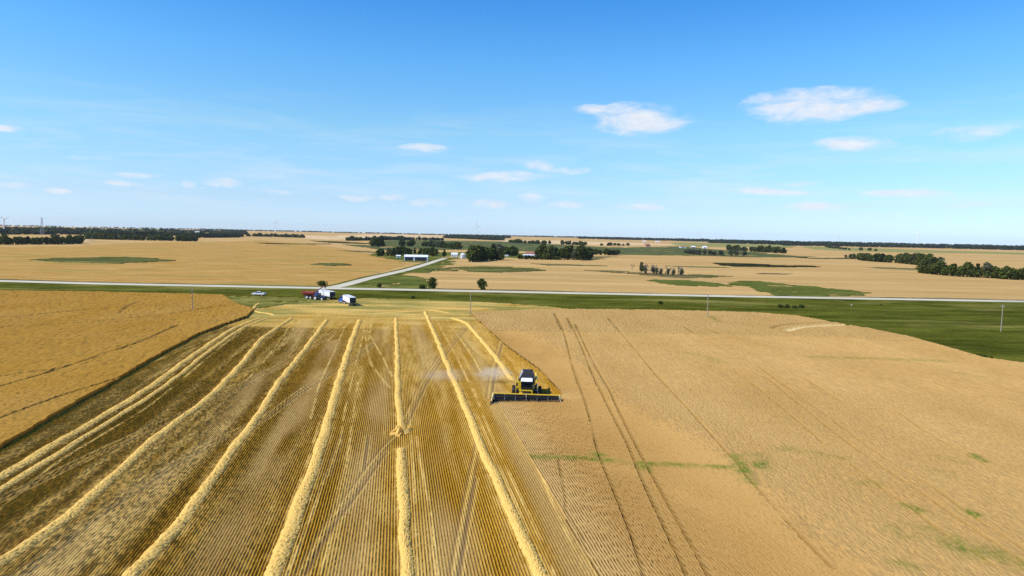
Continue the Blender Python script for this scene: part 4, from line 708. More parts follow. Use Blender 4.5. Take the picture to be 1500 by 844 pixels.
# ------------------------------------------------------------------ tractor, grain cart, semi trucks, pickup (local +y forward)
def tractor(loc, rz):
    t = empty('tractor', loc, rz, 'dark blue farm tractor hitched in front of the red grain cart', 'tractor')
    MB().hexa([(-.42, .6, 1.0), (.42, .6, 1.0), (.36, 3.0, .95), (-.36, 3.0, .95), (-.45, .6, 2.05), (.45, .6, 2.05), (.34, 3.0, 1.75), (-.34, 3.0, 1.75)]).build('bonnet', M['navy'], t, .06)
    MB().box((0, 3.02, 1.35), (.6, .06, .65)).build('grille', M['black'], t)
    MB().box((0, .9, .85), (.7, 4.4, .5)).build('chassis', M['black'], t, .04)
    cb = MB().hexa([(-.85, -1.0, 1.45), (.85, -1.0, 1.45), (.8, .65, 1.45), (-.8, .65, 1.45), (-.75, -.85, 2.95), (.75, -.85, 2.95), (.72, .5, 2.95), (-.72, .5, 2.95)]).build('cab', M['glass'], t, .04)
    MB().box((0, -.18, 3.03), (1.65, 1.6, .18)).build('cab_roof', M['navy'], t, .05)
    for sx in (-1, 1):
        for yy in (-.95, .62): MB().tube((sx * .82, yy, 1.45), (sx * .74, yy * .85, 2.95), .045, n=6).build('cab_pillar', M['navy'], cb)
        MB().prism([(-1.3, 1.4), (.3, 1.4), (.1, 1.95), (-.5, 2.12), (-1.1, 1.9)], sx * .98 - .28, sx * .98 + .28).build('fender', M['navy'], t, .03)
        MB().box((sx * .2, 3.06, 1.62), (.18, .04, .1)).build('headlight', M['lamp'], t)
        wheel(t, (sx * 1.1, -.75, .98), .98, .55, 'rim', 'rear_wheel'); wheel(t, (sx * 1.72, -.75, .98), .98, .5, 'rim', 'rear_wheel'); wheel(t, (sx * .98, 2.15, .72), .72, .45, 'rim', 'front_wheel')
    MB().tube((.38, 1.7, 1.9), (.38, 1.7, 3.0), .06, n=8).build('exhaust', M['grey'], t)
    return t
def grain_cart(loc, rz):
    t = empty('grain_cart', loc, rz, 'red grain cart unloading its raised auger into a white trailer', 'grain cart')
    MB().hexa([(-.6, -1.8, 1.3), (.6, -1.8, 1.3), (.6, 1.6, 1.3), (-.6, 1.6, 1.3), (-1.65, -2.9, 2.6), (1.65, -2.9, 2.6), (1.65, 2.7, 2.6), (-1.65, 2.7, 2.6)]).build('hopper', M['red'], t, .03)
    b = MB()
    for sx in (-1, 1): b.box((sx * 1.62, -.1, 3.05), (.08, 5.5, .9))
    for yy in (-2.86, 2.66): b.box((0, yy, 3.05), (3.2, .08, .9))
    b.build('side_boards', M['red'], t)
    for sx in (-1, 1):
        for k in range(6): MB().box((sx * 1.69, -2.6 + k * 1.0, 3.05), (.07, .1, .92)).build('rib', M['red'], t)
    MB().box((0, -.1, 3.2), (3.1, 5.4, .1)).build('grain', M['grainheap'], t)
    MB().box((0, -.2, 1.15), (1.3, 4.6, .25)).build('frame', M['black'], t, .03)
    MB().hexa([(-.15, 2.0, .9), (.15, 2.0, .9), (.1, 4.6, .65), (-.1, 4.6, .65), (-.15, 2.0, 1.2), (.15, 2.0, 1.2), (.1, 4.6, .85), (-.1, 4.6, .85)]).build('drawbar', M['red'], t)
    a = MB().tube((1.0, 2.2, 1.2), (1.5, 2.7, 3.0), .22, n=10); a.tube((1.5, 2.7, 3.0), (-5.6, 4.75, 5.6), .24, n=10); a.build('auger', M['red'], t)
    MB().tube((-5.55, 4.75, 5.7), (-6.15, 4.95, 4.5), .3, .22, n=10).build('spout', M['black'], t)
    for sx in (-1, 1): wheel(t, (sx * 1.3, -.5, .95), .95, .8, 'rim', 'wheel'); wheel(t, (sx * 1.3, -1.0 + 2.1, .0 + .8), .8, .6, 'rim', 'wheel')
    return t
def semi(loc, rz, turn, cabm, lc, lt, tl=12.5):
    tr = empty('grain_trailer', loc, rz, lt, 'trailer', 'grain semi trailers')
    box_ = [(-1.28, 0, 1.5), (1.28, 0, 1.5), (1.28, tl, 1.55), (-1.28, tl, 1.55), (-1.28, -.05, 3.55), (1.28, -.05, 3.55), (1.28, tl, 3.55), (-1.28, tl, 3.55)]
    body = MB(); body.add(box_, [(3, 2, 1, 0), (1, 2, 6, 5), (2, 3, 7, 6), (3, 0, 4, 7)]); body.build('box', M['white'], tr)
    MB().box((0, -.03, 2.52), (2.5, .1, 1.98)).build('tailgate', M['dark_in'], tr)  # shade of the trailer's rear end painted in as a dark colour
    for i in range(12):
        for sx in (-1, 1): MB().box((sx * 1.30, .5 + i * tl / 12, 2.52), (.05, .08, 2.0)).build('side_rib', M['white'], tr)
    MB().prism([(.02, 3.56), (tl - .02, 3.56), (tl - .3, 3.8), (.3, 3.8)], -1.2, 1.2).build('tarp', M['tarp'], tr, .05)
    for yy in (3.2, 8.2): MB().hexa([(-.4, yy - .4, .55), (.4, yy - .4, .55), (.4, yy + .4, .55), (-.4, yy + .4, .55), (-1.1, yy - 1.8, 1.5), (1.1, yy - 1.8, 1.5), (1.1, yy + 1.8, 1.52), (-1.1, yy + 1.8, 1.52)]).build('hopper', M['white'], tr)
    MB().box((0, tl / 2 - .4, 1.42), (.9, tl - 1, .2)).build('frame', M['black'], tr)
    MB().box((0, .0, 1.0), (2.3, .12, .18)).build('bumper', M['black'], tr)
    for sx in (-1, 1):
        for yy in (.9, 2.15): wheel(tr, (sx * 1.0, yy, .52), .52, .55)
        MB().box((sx * .95, -.1, 1.2), (.22, .05, .12)).build('tail_light', M['faded'], tr)
        MB().box((sx * .8, tl - 3.2, .7), (.14, .14, 1.5)).build('landing_leg', M['grey'], tr)
    q = Matrix.Rotation(rz, 3, 'Z') @ Vector((0, tl - 1.0, 0)); k = empty('semi_truck', (loc[0] + q.x, loc[1] + q.y, loc[2]), rz + turn, lc, 'truck', 'semi truck tractors')
    MB().box((0, 1.6, .8), (.9, 7.2, .3)).build('chassis', M['black'], k, .03)
    MB().hexa([(-1.1, 1.6, .95), (1.1, 1.6, .95), (1.08, 3.5, .95), (-1.08, 3.5, .95), (-1.05, 1.62, 3.3), (1.05, 1.62, 3.3), (1.0, 3.1, 3.1), (-1.0, 3.1, 3.1)]).build('cab', M[cabm], k, .08)
    MB().hexa([(-.95, 3.15, 2.1), (.95, 3.15, 2.1), (1.0, 3.5, 2.1), (-1.0, 3.5, 2.1), (-.92, 3.08, 2.85), (.92, 3.08, 2.85), (.92, 3.24, 2.85), (-.92, 3.24, 2.85)]).build('windscreen', M['glass'], k)
    MB().hexa([(-.85, 3.45, .85), (.85, 3.45, .85), (.75, 5.3, .8), (-.75, 5.3, .8), (-.85, 3.45, 2.05), (.85, 3.45, 2.05), (.7, 5.2, 1.75), (-.7, 5.2, 1.75)]).build('bonnet', M[cabm], k, .08)
    MB().box((0, 5.32, 1.3), (1.0, .06, .75)).build('grille', M['grey'], k)
    MB().box((0, 5.45, .6), (2.2, .16, .35)).build('bumper', M['grey'], k, .04)
    for sx in (-1, 1):
        MB().box((sx * 1.09, 2.5, 2.45), (.04, .8, .7)).build('side_window', M['glass'], k)
        MB().prism([(3.9, .7), (5.1, .7), (4.95, 1.15), (4.5, 1.3), (4.05, 1.15)], sx * .98 - .17, sx * .98 + .17).build('fender', M[cabm], k, .03)
        MB().tube((sx * 1.0, 1.5, 1.0), (sx * 1.0, 1.5, 3.6), .08, n=8).build('exhaust_stack', M['grey'], k)
        MB().box((sx * 1.25, 3.4, 2.35), (.22, .08, .45)).build('mirror', M['black'], k)
        MB().tube((sx * .95, 1.9, .7), (sx * .95, 3.2, .7), .3, n=10).build('fuel_tank', M['grey'], k)
        wheel(k, (sx * .98, 4.5, .52), .52, .32)
        for yy in (-.65, .65): wheel(k, (sx * .92, yy, .52), .52, .55)
    return tr, k
def pickup(loc, rz):
    p = empty('pickup_truck', loc, rz, 'white pickup truck parked alone on the grass below the road', 'pickup')
    MB().prism([(-2.95, .55), (-2.95, 1.15), (1.0, 1.18), (2.75, 1.1), (2.95, .95), (2.95, .5)], -.98, .98).build('body', M['white'], p, .06)
    b = MB()
    for sx in (-1, 1): b.box((sx * .93, -1.95, 1.24), (.1, 1.95, .2))
    b.box((0, -2.9, 1.2), (1.8, .08, .3)); b.build('bed_rail', M['white'], p, .02)
    MB().box((0, -1.95, 1.17), (1.7, 1.8, .03)).build('bed_floor', M['black'], p)
    MB().hexa([(-.9, -.95, 1.17), (.9, -.95, 1.17), (.9, 1.35, 1.17), (-.9, 1.35, 1.17), (-.74, -.75, 1.82), (.74, -.75, 1.82), (.74, .65, 1.82), (-.74, .65, 1.82)]).build('cab', M['glass'], p, .05)
    MB().box((0, -.05, 1.85), (1.52, 1.45, .08)).build('cab_roof', M['white'], p, .03)
    for sx in (-1, 1):
        for a, c in ((-.93, -.75), (1.3, .65), (.15, .1)): MB().tube((sx * .91, a, 1.17), (sx * .76, c, 1.83), .05, n=6).build('cab_pillar', M['white'], p)
        MB().box((sx * .7, 2.95, .88), (.35, .04, .18)).build('headlight', M['lamp'], p)
        MB().box((sx * 1.08, .95, 1.28), (.16, .1, .16)).build('mirror', M['black'], p)
        for yy in (-1.85, 1.85): wheel(p, (sx * .86, yy, .4), .4, .28)
    MB().box((0, 2.97, .72), (1.2, .05, .3)).build('grille', M['black'], p); MB().box((0, 3.02, .55), (1.9, .14, .2)).build('front_bumper', M['grey'], p, .03); MB().box((0, -3.0, .58), (1.9, .14, .18)).build('rear_bumper', M['grey'], p, .03)
    return p
def rz_of(hx, hy): return math.atan2(-hx, hy)       # turns local +y to a heading
x, y = PLAN['pts']['semi_b']; semi((x - 1, y + .4, .05), rz_of(-.45, .89), R(14), 'blue', 'bright blue semi truck cab in front of the right hand trailer', 'white hopper trailer with grey tarp on the right, behind the blue cab', 12.5)
x, y = PLAN['pts']['semi_a']; semi((x - 1.2, y + .5, .05), rz_of(-.62, .79), R(6), 'blue', 'blue semi truck half hidden behind the dark tractor', 'white hopper trailer being filled under the red auger spout', 12.5)
x, y = PLAN['pts']['cart']; grain_cart((x, y + .8, .05), rz_of(.98, -.12))
x, y = PLAN['pts']['tractor']; tractor((x - .6, y + 1.6, .05), rz_of(.94, -.34))
x, y = PLAN['pts']['pickup']; pickup((x, y, .12), rz_of(-.99, .1))

# ------------------------------------------------------------------ trees and bushes
def crown_mesh(name, seed, h, wd, base, nl, size, mat, conic=0.0, lobes=9):
    """a crown of many small leaf clumps gathered on uneven lobes, with gaps between"""
    r = np.random.default_rng(seed); L = []
    for k in range(lobes):
        t = (k + .5) / lobes; rad = wd * (1 - conic * t) * (.75 if t < .2 else 1 - .55 * max(0, t - .45)); a = k * 2.4 + r.random()
        o = rad * (.55 * r.random() + .15); L.append((math.cos(a) * o, math.sin(a) * o, base + (h - base) * (.16 + .72 * t), rad * (.42 + .22 * r.random())))
    L.append((0, 0, base + (h - base) * .5, wd * .5)); L.append((0, 0, h - wd * .35 * (1 - conic), wd * .42 * (1 - conic * .6)))
    L = np.array(L); k = r.integers(0, len(L), nl); d = r.standard_normal((nl, 3)); d /= np.linalg.norm(d, axis=1)[:, None]
    c = L[k, :3] + d * (L[k, 3] * (.55 + .5 * r.random(nl)))[:, None]; c[:, 2] = np.clip(c[:, 2], base * .6, h)
    u = r.standard_normal((nl, 3)); v = np.cross(u, d + .6 * r.standard_normal((nl, 3)))
    u /= np.linalg.norm(u, axis=1)[:, None]; v /= np.linalg.norm(v, axis=1)[:, None]
    s = size * (.6 + .8 * r.random(nl))[:, None]
    V = np.stack([c - u * s - v * s * .6, c + u * s * .9 - v * s * .5, c + u * s * .5 + v * s, c - u * s * .7 + v * s * .8], 1).reshape(-1, 3)
    return np_mesh(name, V, np.arange(nl * 4).reshape(-1, 4), mat)
def trunk_mesh(name, seed, h, r0, mat, limbs=4, spread=1.0):
    r = random.Random(seed); m = MB(); lean = (r.uniform(-.25, .25), r.uniform(-.25, .25))
    m.tube((0, 0, -.2), (lean[0], lean[1], h * .45), r0, r0 * .7, 7); m.tube((lean[0], lean[1], h * .45), (lean[0] * 1.5, lean[1] * 1.5, h * .82), r0 * .7, r0 * .25, 6)
    for k in range(limbs):
        a = k * 2.4 + r.random(); z = h * (.32 + .12 * k); m.tube((lean[0], lean[1], z), (lean[0] + math.cos(a) * spread, lean[1] + math.sin(a) * spread, z + h * .18), r0 * .45, r0 * .15, 5)
    return m.mesh(name, mat)
def bare_mesh(name, seed, h):
    r = random.Random(seed); m = MB()
    def grow(p, d, L, rad, lev):
        q = p + d * L; m.tube(p, q, rad, rad * .65, 5 if lev < 2 else 4, False)
        if lev >= 4: return
        for k in range(3 if lev < 3 else 3):
            e = (d + Vector((r.uniform(-.75, .75), r.uniform(-.75, .75), r.uniform(-.1, .55)))).normalized()
            grow(p + d * L * r.uniform(.55, 1.0), e, L * r.uniform(.55, .8), rad * .62, lev + 1)
    grow(Vector((0, 0, -.2)), Vector((r.uniform(-.08, .08), r.uniform(-.08, .08), 1)).normalized(), h * .36, h * .026, 0)
    return m.mesh(name, M['bare'])
TREES = []   # unit prototypes 10 m tall
for k in range(6): TREES.append((crown_mesh('crown', 100 + k, 10, 3.1 + .4 * (k % 3), .9 + .35 * (k % 2), 620, .48, M['leaf'], lobes=8 + k % 3), trunk_mesh('trunk', 200 + k, 9, .2, M['bark'])))
DARK = [(crown_mesh('crown', 130 + k, 10, 3.0, .6, 640, .46, M['leaf_dark'], conic=.5, lobes=10), trunk_mesh('trunk', 230 + k, 9, .19, M['bark'])) for k in range(2)]
GREY = [(crown_mesh('crown', 150 + k, 10, 3.6, .7, 420, .46, M['leaf_grey'], lobes=8), trunk_mesh('trunk', 250 + k, 9, .22, M['bare'], 5, 1.6)) for k in range(2)]
BUSH = [(crown_mesh('crown', 170 + k, 10, 5.2, .3, 760, .62, M['leaf'], lobes=11), trunk_mesh('trunk', 270 + k, 7, .4, M['bark'], 5, 2.2)) for k in range(3)]
BARE = [bare_mesh('branches', 300 + k, 10) for k in range(4)]
rt = random.Random(5)
def plant(kind, x, y, h, label, group, name='tree', cat='tree', wf=1.0):
    cr, tk = kind
    e = empty(name, (x, y, tz(x, y) - .05), rt.uniform(0, 6.28), label, cat, group); s = h / 10
    e.scale = (s * wf, s * wf, s)
    link('crown', cr, e); link('trunk', tk, e)
    return e
DESC = {'belt west': 'dark tree of the near woodland belt at the left edge of the picture', 'grove west': 'dark tree in the grove standing behind the left field, right of the near belt',
 'grove west end': 'tree in the small detached clump at the right end of the left grove', 'belt north': 'tree in the tree belt in front of the pale field on the left skyline',
 'belt centre': 'tree in the long belt under the pinkish rise left of centre', 'green field clump west': 'tall dark tree at the western tip of the green marshy field',
 'green field clump': 'dark tree in the small clump inside the green marshy field', 'green field row': 'tree in the sloping row inside the green marshy field behind the farm',
 'shed grove': 'tree in the grove behind the open machine shed', 'farm grove': 'tall tree in the dark farmyard clump at the end of the side road', 'farm grove back': 'tree behind the farmyard houses',
 'low hedge': 'low bushy tree in the hedge before the red roofed house', 'farm shelter belt': 'tall tree in the thick shelter belt right of the red roofed house', 'shelter belt end': 'smaller tree trailing off at the right end of the shelter belt',
 'pale field row west': 'tree in the western row before the far pale field', 'pale field row east': 'tree in the row right of centre before the far pale field', 'pale field row far': 'small far tree near the distant red farmhouse',
 'marsh willows': 'greyish willow in the marsh right of the shelter belt', 'olive field clump': 'tree in the clump at the near edge of the olive field', 'marsh grove': 'dark tree in the marsh grove below the olive field',
 'dotted row': 'tree in the loose dotted row across the far right field', 'knoll east': 'small tree on the knoll left of the eastern grove', 'grove east': 'bushy tree in the low grove on the right, left of the larger belts',
 'belt east back': 'dark tree in the rear clump of the eastern tree belts', 'belt east': 'dark tree in the near eastern belt right of the bare trees', 'belt east end': 'dark tree in the last belt at the right edge of the picture'}
DESC.update({'belt north': 'tree in the belt before the pale left skyline field', 'belt centre': 'tree in the long belt under the pinkish rise', 'pale field row west': 'tree in the western row before the far pale field', 'pale field row east': 'tree in the eastern row before the far pale field', 'pale field row far': 'tree near the distant red farm building', 'dotted row': 'tree in the dotted row across the right field', 'belt west': 'dark tree of the near belt at the left edge', 'grove west': 'dark tree of the grove behind the left field', 'grove west end': 'tree in the clump ending the left grove', 'green field clump west': 'tall dark tree at the western tip of the green field', 'green field clump': 'dark tree in the clump inside the green field', 'green field row': 'tree in the sloping row inside the green field',
 'shed grove': 'tree in the grove behind the machine shed', 'farm grove': 'tall tree in the dark clump ending the side road', 'farm grove back': 'tree behind the farmyard houses', 'low hedge': 'low bushy tree before the red roofed house', 'farm shelter belt': 'tall tree in the thick farm shelter belt', 'shelter belt end': 'small tree trailing right of the shelter belt',
 'marsh willows': 'willow in the marsh right of the shelter belt', 'marsh grove': 'dark tree in the marsh grove below the olive field', 'olive field clump': 'tree in the clump before the olive field', 'knoll east': 'small tree on the knoll left of the eastern grove', 'grove east': 'bushy tree in the low grove on the right', 'belt east back': 'dark tree in the rear eastern belt', 'belt east': 'dark tree in the near eastern belt', 'belt east end': 'dark tree in the last belt at the right edge'})
ORD = 'first second third fourth fifth sixth seventh eighth ninth tenth eleventh twelfth thirteenth fourteenth fifteenth sixteenth seventeenth eighteenth nineteenth twentieth twenty-first twenty-second twenty-third'.split()
for bk, (line, h, n, depth) in PLAN['belts'].items():
    p = catmull(line, 2.0) if len(line) > 2 else np.linspace(line[0], line[-1], 50)
    near_belt = True
    for i in range(n):
        t = (i + .5 + rt.uniform(-.3, .3)) / n; x, y = p[min(len(p) - 1, int(t * len(p)))]
        dd = math.hypot(x, y); back = rt.choice((0, 0, .6, 1.0)) * depth; x, y = x * (1 + back / dd), y * (1 + back / dd)
        kind = rt.choice(GREY) if bk == 'marsh willows' or (bk == 'shed grove' and i < 4) or rt.random() < .06 else rt.choice(DARK) if rt.random() < .22 else rt.choice(TREES)
        hh = h * rt.uniform(.72, 1.12)
        gap = math.hypot(*(p[-1] - p[0])) / n
        hh *= 1.32; plant(kind, x, y, hh, DESC[bk] + (', ' + ORD[i] + ' from left' if near_belt else ''), 'trees of the ' + bk, wf=min(2.1, max(1.15, gap / (hh * .5))))
# low willow brush growing between the trunks of the belts, past telling apart
bv = [np.array([v.co[:] for v in crown_mesh('brush', 450 + k, 10, 4.4, .1, 110, 1.0, M['leaf'], lobes=8).vertices]) for k in range(4)]; out = []; rb = np.random.default_rng(3)
for bk, (line, h, n, depth) in PLAN['belts'].items():
    if bk in ('marsh willows', 'dotted row', 'knoll east', 'pale field row far'): continue
    p = catmull(line, 2.0) if len(line) > 2 else np.linspace(line[0], line[-1], 50)
    L = np.linalg.norm(p[-1] - p[0])
    for i in range(int(L / (h * (.13 if bk.startswith(('belt', 'grove', 'farm')) else .26)))):
        x, y = p[rb.integers(len(p))]; dd = math.hypot(x, y); k = 1 + rb.random() * depth * 1.3 / dd; x, y = x * k, y * k
        V = bv[rb.integers(4)]; a = rb.random() * 6.28; c, sn = math.cos(a), math.sin(a); sz = h * rb.uniform(.55, 1.12) / 10
        V = np.stack([(V[:, 0] * c - V[:, 1] * sn) * 1.15, (V[:, 0] * sn + V[:, 1] * c) * 1.15, V[:, 2]], 1) * sz
        out.append(V + np.array([x, y, tz(x, y) - .1]))
V = np.vstack(out); tag(link('belt_undergrowth', np_mesh('belt_undergrowth', V, np.arange(len(V)).reshape(-1, 4), M['leaf'])), 'low green brush growing between the trees of the belts', 'undergrowth', kind='stuff')
for i, (x, y) in enumerate(PLAN['bare']):
    e = empty('bare_tree', (x, y, tz(x, y)), rt.uniform(0, 6), 'single bare leafless tree standing left of the dead grove' if i == 0 else 'bare grey tree in the dead grove in the grain field, ' + ORD[i - 1] + ' from left', 'bare tree', None if i == 0 else 'bare trees of the dead grove')
    s = (9 if i == 0 else rt.uniform(9.5, 12.8)) / 10; e.scale = (s, s, s); link('branches', BARE[i % 4], e)
    if i in (1, 2, 4, 5, 6, 7, 8, 10): link('crown', GREY[i % 2][0] if i != 1 else TREES[1][0], e).scale = (.6, .6, .55 if i != 1 else .9)
q = PLAN['shrubs']
x, y = q['round_bush']; plant(BUSH[0], x, y, 6.0, 'round dark bushy tree alone beside the far road edge', None, 'bushy_tree', 'tree', 1.0)
x, y = q['road_tree']; plant(BUSH[1], x, y, 6.2, 'dark roadside tree with a low shrub at its left foot', None, 'bushy_tree', 'tree', .95)
x, y = q['road_tree_shrub']; plant(BUSH[2], x, y, 2.8, 'low dark shrub at the left foot of the roadside tree', None, 'shrub', 'shrub', 1.5)
x, y = q['fork_shrub']; plant(BUSH[0], x, y, 2.6, 'small dark shrub in the bright grass of the road fork', None, 'shrub', 'shrub', 1.1)
x, y = q['corner_bush']; plant(BUSH[1], x, y + 9, 3.0, 'wide dark bush behind the road above the red grain cart', None, 'shrub', 'shrub', 2.0)
SH = ['small dark shrub in the ditch left of the thin centre pole', 'small dark shrub in the meadow left of the right hand pole', 'leftmost of the four dark ditch shrubs in a row on the meadow', 'second of the four dark ditch shrubs in a row on the meadow', 'third of the four dark ditch shrubs in a row on the meadow', 'rightmost of the four dark ditch shrubs in a row on the meadow',
 'left one of the three shrubs at the crop edge far right', 'middle one of the three shrubs at the crop edge far right', 'right one of the three shrubs at the crop edge far right', 'lone tiny shrub in the meadow under the road on the right']
for i, (x, y) in enumerate(q['ditch']): plant(BUSH[i % 3], x, y, (1.5, 1.8, 1.8, 1.9, 1.7, 1.9, 1.1, 1.2, 1.0, .9)[i], SH[i], 'low shrubs in the meadow', 'shrub', 'shrub', 1.5)

# far-off woods: rows of low crowns, past telling apart
far_c = [crown_mesh('far', 400 + k, 10, 5.0, .3, 46, 1.7, M['leaf_dark'], lobes=6) for k in range(4)]
FV = [np.array([v.co[:] for v in m.vertices]) for m in far_c]; out = []; rw = np.random.default_rng(12)
for line, n in PLAN['woods']:
    p = catmull(line, 20) if len(line) > 2 else np.linspace(line[0], line[-1], 60)
    for row in range(3):
        for i in range(int(n * 2.0)):
            t = rw.random(); x, y = p[min(len(p) - 1, int(t * len(p)))] * (1 + (row * 18 + rw.random() * 14) / 3000); s = (.95 + .6 * rw.random()) * (1.35 if x > 300 else 1.1); a = rw.random() * 6.28
            if vnoise(np.array(x), np.array(y), 260, 19) < .10: continue
            V = FV[rw.integers(4)].copy(); c, sn = math.cos(a), math.sin(a); wx = 1.5 + 1.5 * rw.random()
            V = np.stack([(V[:, 0] * c - V[:, 1] * sn) * wx, (V[:, 0] * sn + V[:, 1] * c) * 1.4, V[:, 2]], 1) * s
            out.append(V + np.array([x, y, tz(x, y) - .3]))
V = np.vstack(out)
tag(link('distant_woodland', np_mesh('distant_woodland', V, np.arange(len(V)).reshape(-1, 4), M['leaf_dark'])), 'dark blue green far woodland lining the skyline', 'woodland', kind='stuff')

# ------------------------------------------------------------------ poles, turbines, lattice tower, marker
def pole(loc, h, label):
    e = empty('utility_pole', (*loc, tz(*loc)), R(90), label, 'utility pole', 'utility poles between crop and road')
    MB().tube((0, 0, -.3), (0, 0, h), .17, .12, 8).build('pole', M['wood'], e)
    MB().box((0, 0, h - .5), (1.9, .12, .14)).build('crossarm', M['wood'], e)
    for x in (-.85, .85, 0): MB().tube((x, 0, h - .43 if x else h), (x, 0, h - .18 if x else h + .22), .06, .05, 6).build('insulator', M['grey'], e)
    return e
for k, h, lb in (('pole_a', 8.2, 'leftmost utility pole, standing in the standing wheat left of the pickup'), ('pole_b', 8.5, 'thin utility pole at the crop edge below the round roadside bush'),
    ('pole_c', 9.2, 'utility pole at the top of the wheat below the bare trees'), ('pole_d', 9.6, 'rightmost utility pole, standing in the green meadow')): pole(PLAN['pts'][k], h, lb)
def turbine(loc, h, rot, phase, label):
    z = tz(*loc); e = empty('wind_turbine', (*loc, z), rot, label, 'wind turbine', 'wind turbines on the skyline')
    MB().tube((0, 0, -1), (0, 0, h), 2.6, 1.5, 12).build('tower', M['tower'], e)
    MB().hexa([(-1.9, -3.5, h), (1.9, -3.5, h), (1.9, 7, h), (-1.9, 7, h), (-1.8, -3.5, h + 3.8), (1.8, -3.5, h + 3.8), (1.6, 7, h + 3.6), (-1.6, 7, h + 3.6)]).build('nacelle', M['tower'], e, .3)
    hb = MB().tube((0, -3.4, h + 1.9), (0, -6, h + 1.9), 1.9, .7, 10).build('hub', M['tower'], e)
    for k in range(3):
        a = phase + k * 2.0944; d = Vector((math.sin(a), 0, math.cos(a))); s = Vector((math.cos(a), 0, -math.sin(a))); o = Vector((0, -4.6, h + 1.9)); L = h * .48
        pts = []
        for t, w0, th in ((0, 1.1, .9), (.18, 2.1, .6), (.6, 1.2, .35), (1, .35, .12)):
            c = o + d * (L * t); pts += [c - s * w0 * .4 - Vector((0, th, 0)), c + s * w0 - Vector((0, th * .2, 0)), c + s * w0 * .9 + Vector((0, th * .2, 0)), c - s * w0 * .4 + Vector((0, th, 0))]
        fs = [(3, 2, 1, 0), (12, 13, 14, 15)] + [(4 * j + i, 4 * j + (i + 1) % 4, 4 * j + 4 + (i + 1) % 4, 4 * j + 4 + i) for j in range(3) for i in range(4)]
        MB().add(pts, fs).build('blade', M['tower'], hb)
F_ = PLAN['far']
for k, h, rot, ph, lb in (('t1', 46, 1.25, 1.04, 'wind turbine at the far left edge of the skyline'), ('t2', 82, .9, .1, 'thin wind turbine on the left skyline between the lattice tower and the middle'), ('t3', 86, .2, .0, 'wind turbine near the middle of the skyline, above the farm'),
    ('t4', 72, 1.1, .7, 'faint wind turbine right of the middle, left of two others'), ('t5', 70, .8, .2, 'faintest wind turbine on the right, between two others'), ('t6', 90, 1.0, .05, 'tallest wind turbine at the right end of the skyline')): turbine(F_[k], h, rot, ph, lb)
x, y = F_['lattice']; e = empty('lattice_tower', (x, y, tz(x, y)), .4, 'slim dark lattice tower with a platform on the left skyline', 'lattice tower'); H_ = 52
lg = [(-1, -1), (1, -1), (1, 1), (-1, 1)]
for a, b in lg: MB().tube((a * 4.2, b * 4.2, 0), (a * 1.3, b * 1.3, H_), .28, .2, 6).build('leg', M['grey'], e)
m = MB()
for k in range(8):
    z0, z1 = H_ * k / 8, H_ * (k + 1) / 8; w0, w1 = 4.2 - 2.9 * k / 8, 4.2 - 2.9 * (k + 1) / 8
    for i in range(4):
        a, b = lg[i], lg[(i + 1) % 4]; m.tube((a[0] * w0, a[1] * w0, z0), (b[0] * w1, b[1] * w1, z1), .14, n=5); m.tube((b[0] * w0, b[1] * w0, z0), (a[0] * w1, a[1] * w1, z1), .14, n=5); m.tube((a[0] * w1, a[1] * w1, z1), (b[0] * w1, b[1] * w1, z1), .14, n=5)
m.build('bracing', M['grey'], e); MB().box((0, 0, H_ + .6), (4.6, 4.6, 1.2)).build('platform', M['grey'], e); MB().tube((0, 0, H_ + 1), (0, 0, H_ + 7), .5, .2, 8).build('antenna', M['grey'], e)
x, y = PLAN['pts']['marker']; e = empty('culvert_marker', (x, y, tz(x, y)), 0, 'tiny white culvert marker in the meadow near the road', 'marker')
MB().tube((0, 0, -.1), (0, 0, 1.2), .05, n=6).build('post', M['grey'], e); MB().box((0, -.06, .95), (.5, .05, .4)).build('plate', M['white'], e)

# ------------------------------------------------------------------ farm buildings (local +x along the ridge, -y to the camera)
def house(name, loc, rz, L, Wd, eave, ridge, wm, rm, label, cat, doors=(), windows=(), chimney=False, over=.4):
    e = empty(name, (*loc, tz(*loc)), rz, label, cat)
    g = .12
    MB().add([(-L / 2, -Wd / 2, -.3), (L / 2, -Wd / 2, -.3), (L / 2, Wd / 2, -.3), (-L / 2, Wd / 2, -.3), (-L / 2, -Wd / 2, eave), (L / 2, -Wd / 2, eave), (L / 2, Wd / 2, eave), (-L / 2, Wd / 2, eave), (-L / 2, 0, ridge - g), (L / 2, 0, ridge - g)],
        [(0, 1, 5, 4), (2, 3, 7, 6), (1, 2, 6, 9, 5), (3, 0, 4, 8, 7), (3, 2, 1, 0)]).build('wall', M[wm], e)
    s = (ridge - eave) / (Wd / 2); o = over; t = .18
    for sy in (-1, 1):
        y0, z0 = sy * (Wd / 2 + o), eave - s * o
        MB().hexa([(-L / 2 - o, y0, z0), (L / 2 + o, y0, z0), (L / 2 + o, 0, ridge), (-L / 2 - o, 0, ridge), (-L / 2 - o, y0, z0 + t), (L / 2 + o, y0, z0 + t), (L / 2 + o, 0, ridge + t), (-L / 2 - o, 0, ridge + t)]).build('roof', M[rm], e)
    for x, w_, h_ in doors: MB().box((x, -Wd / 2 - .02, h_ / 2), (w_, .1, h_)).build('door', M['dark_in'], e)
    for x, zc_, w_, h_ in windows:
        f = MB().box((x, -Wd / 2 - .03, zc_), (w_ + .2, .1, h_ + .2)).build('window', M['white'], e); MB().box((x, -Wd / 2 - .09, zc_), (w_, .06, h_)).build('pane', M['glass'], f)
    if chimney: MB().box((L * .22, .5, ridge + .4), (.6, .6, 1.4)).build('chimney', M['faded'], e)
    return e
T = PLAN['pts']
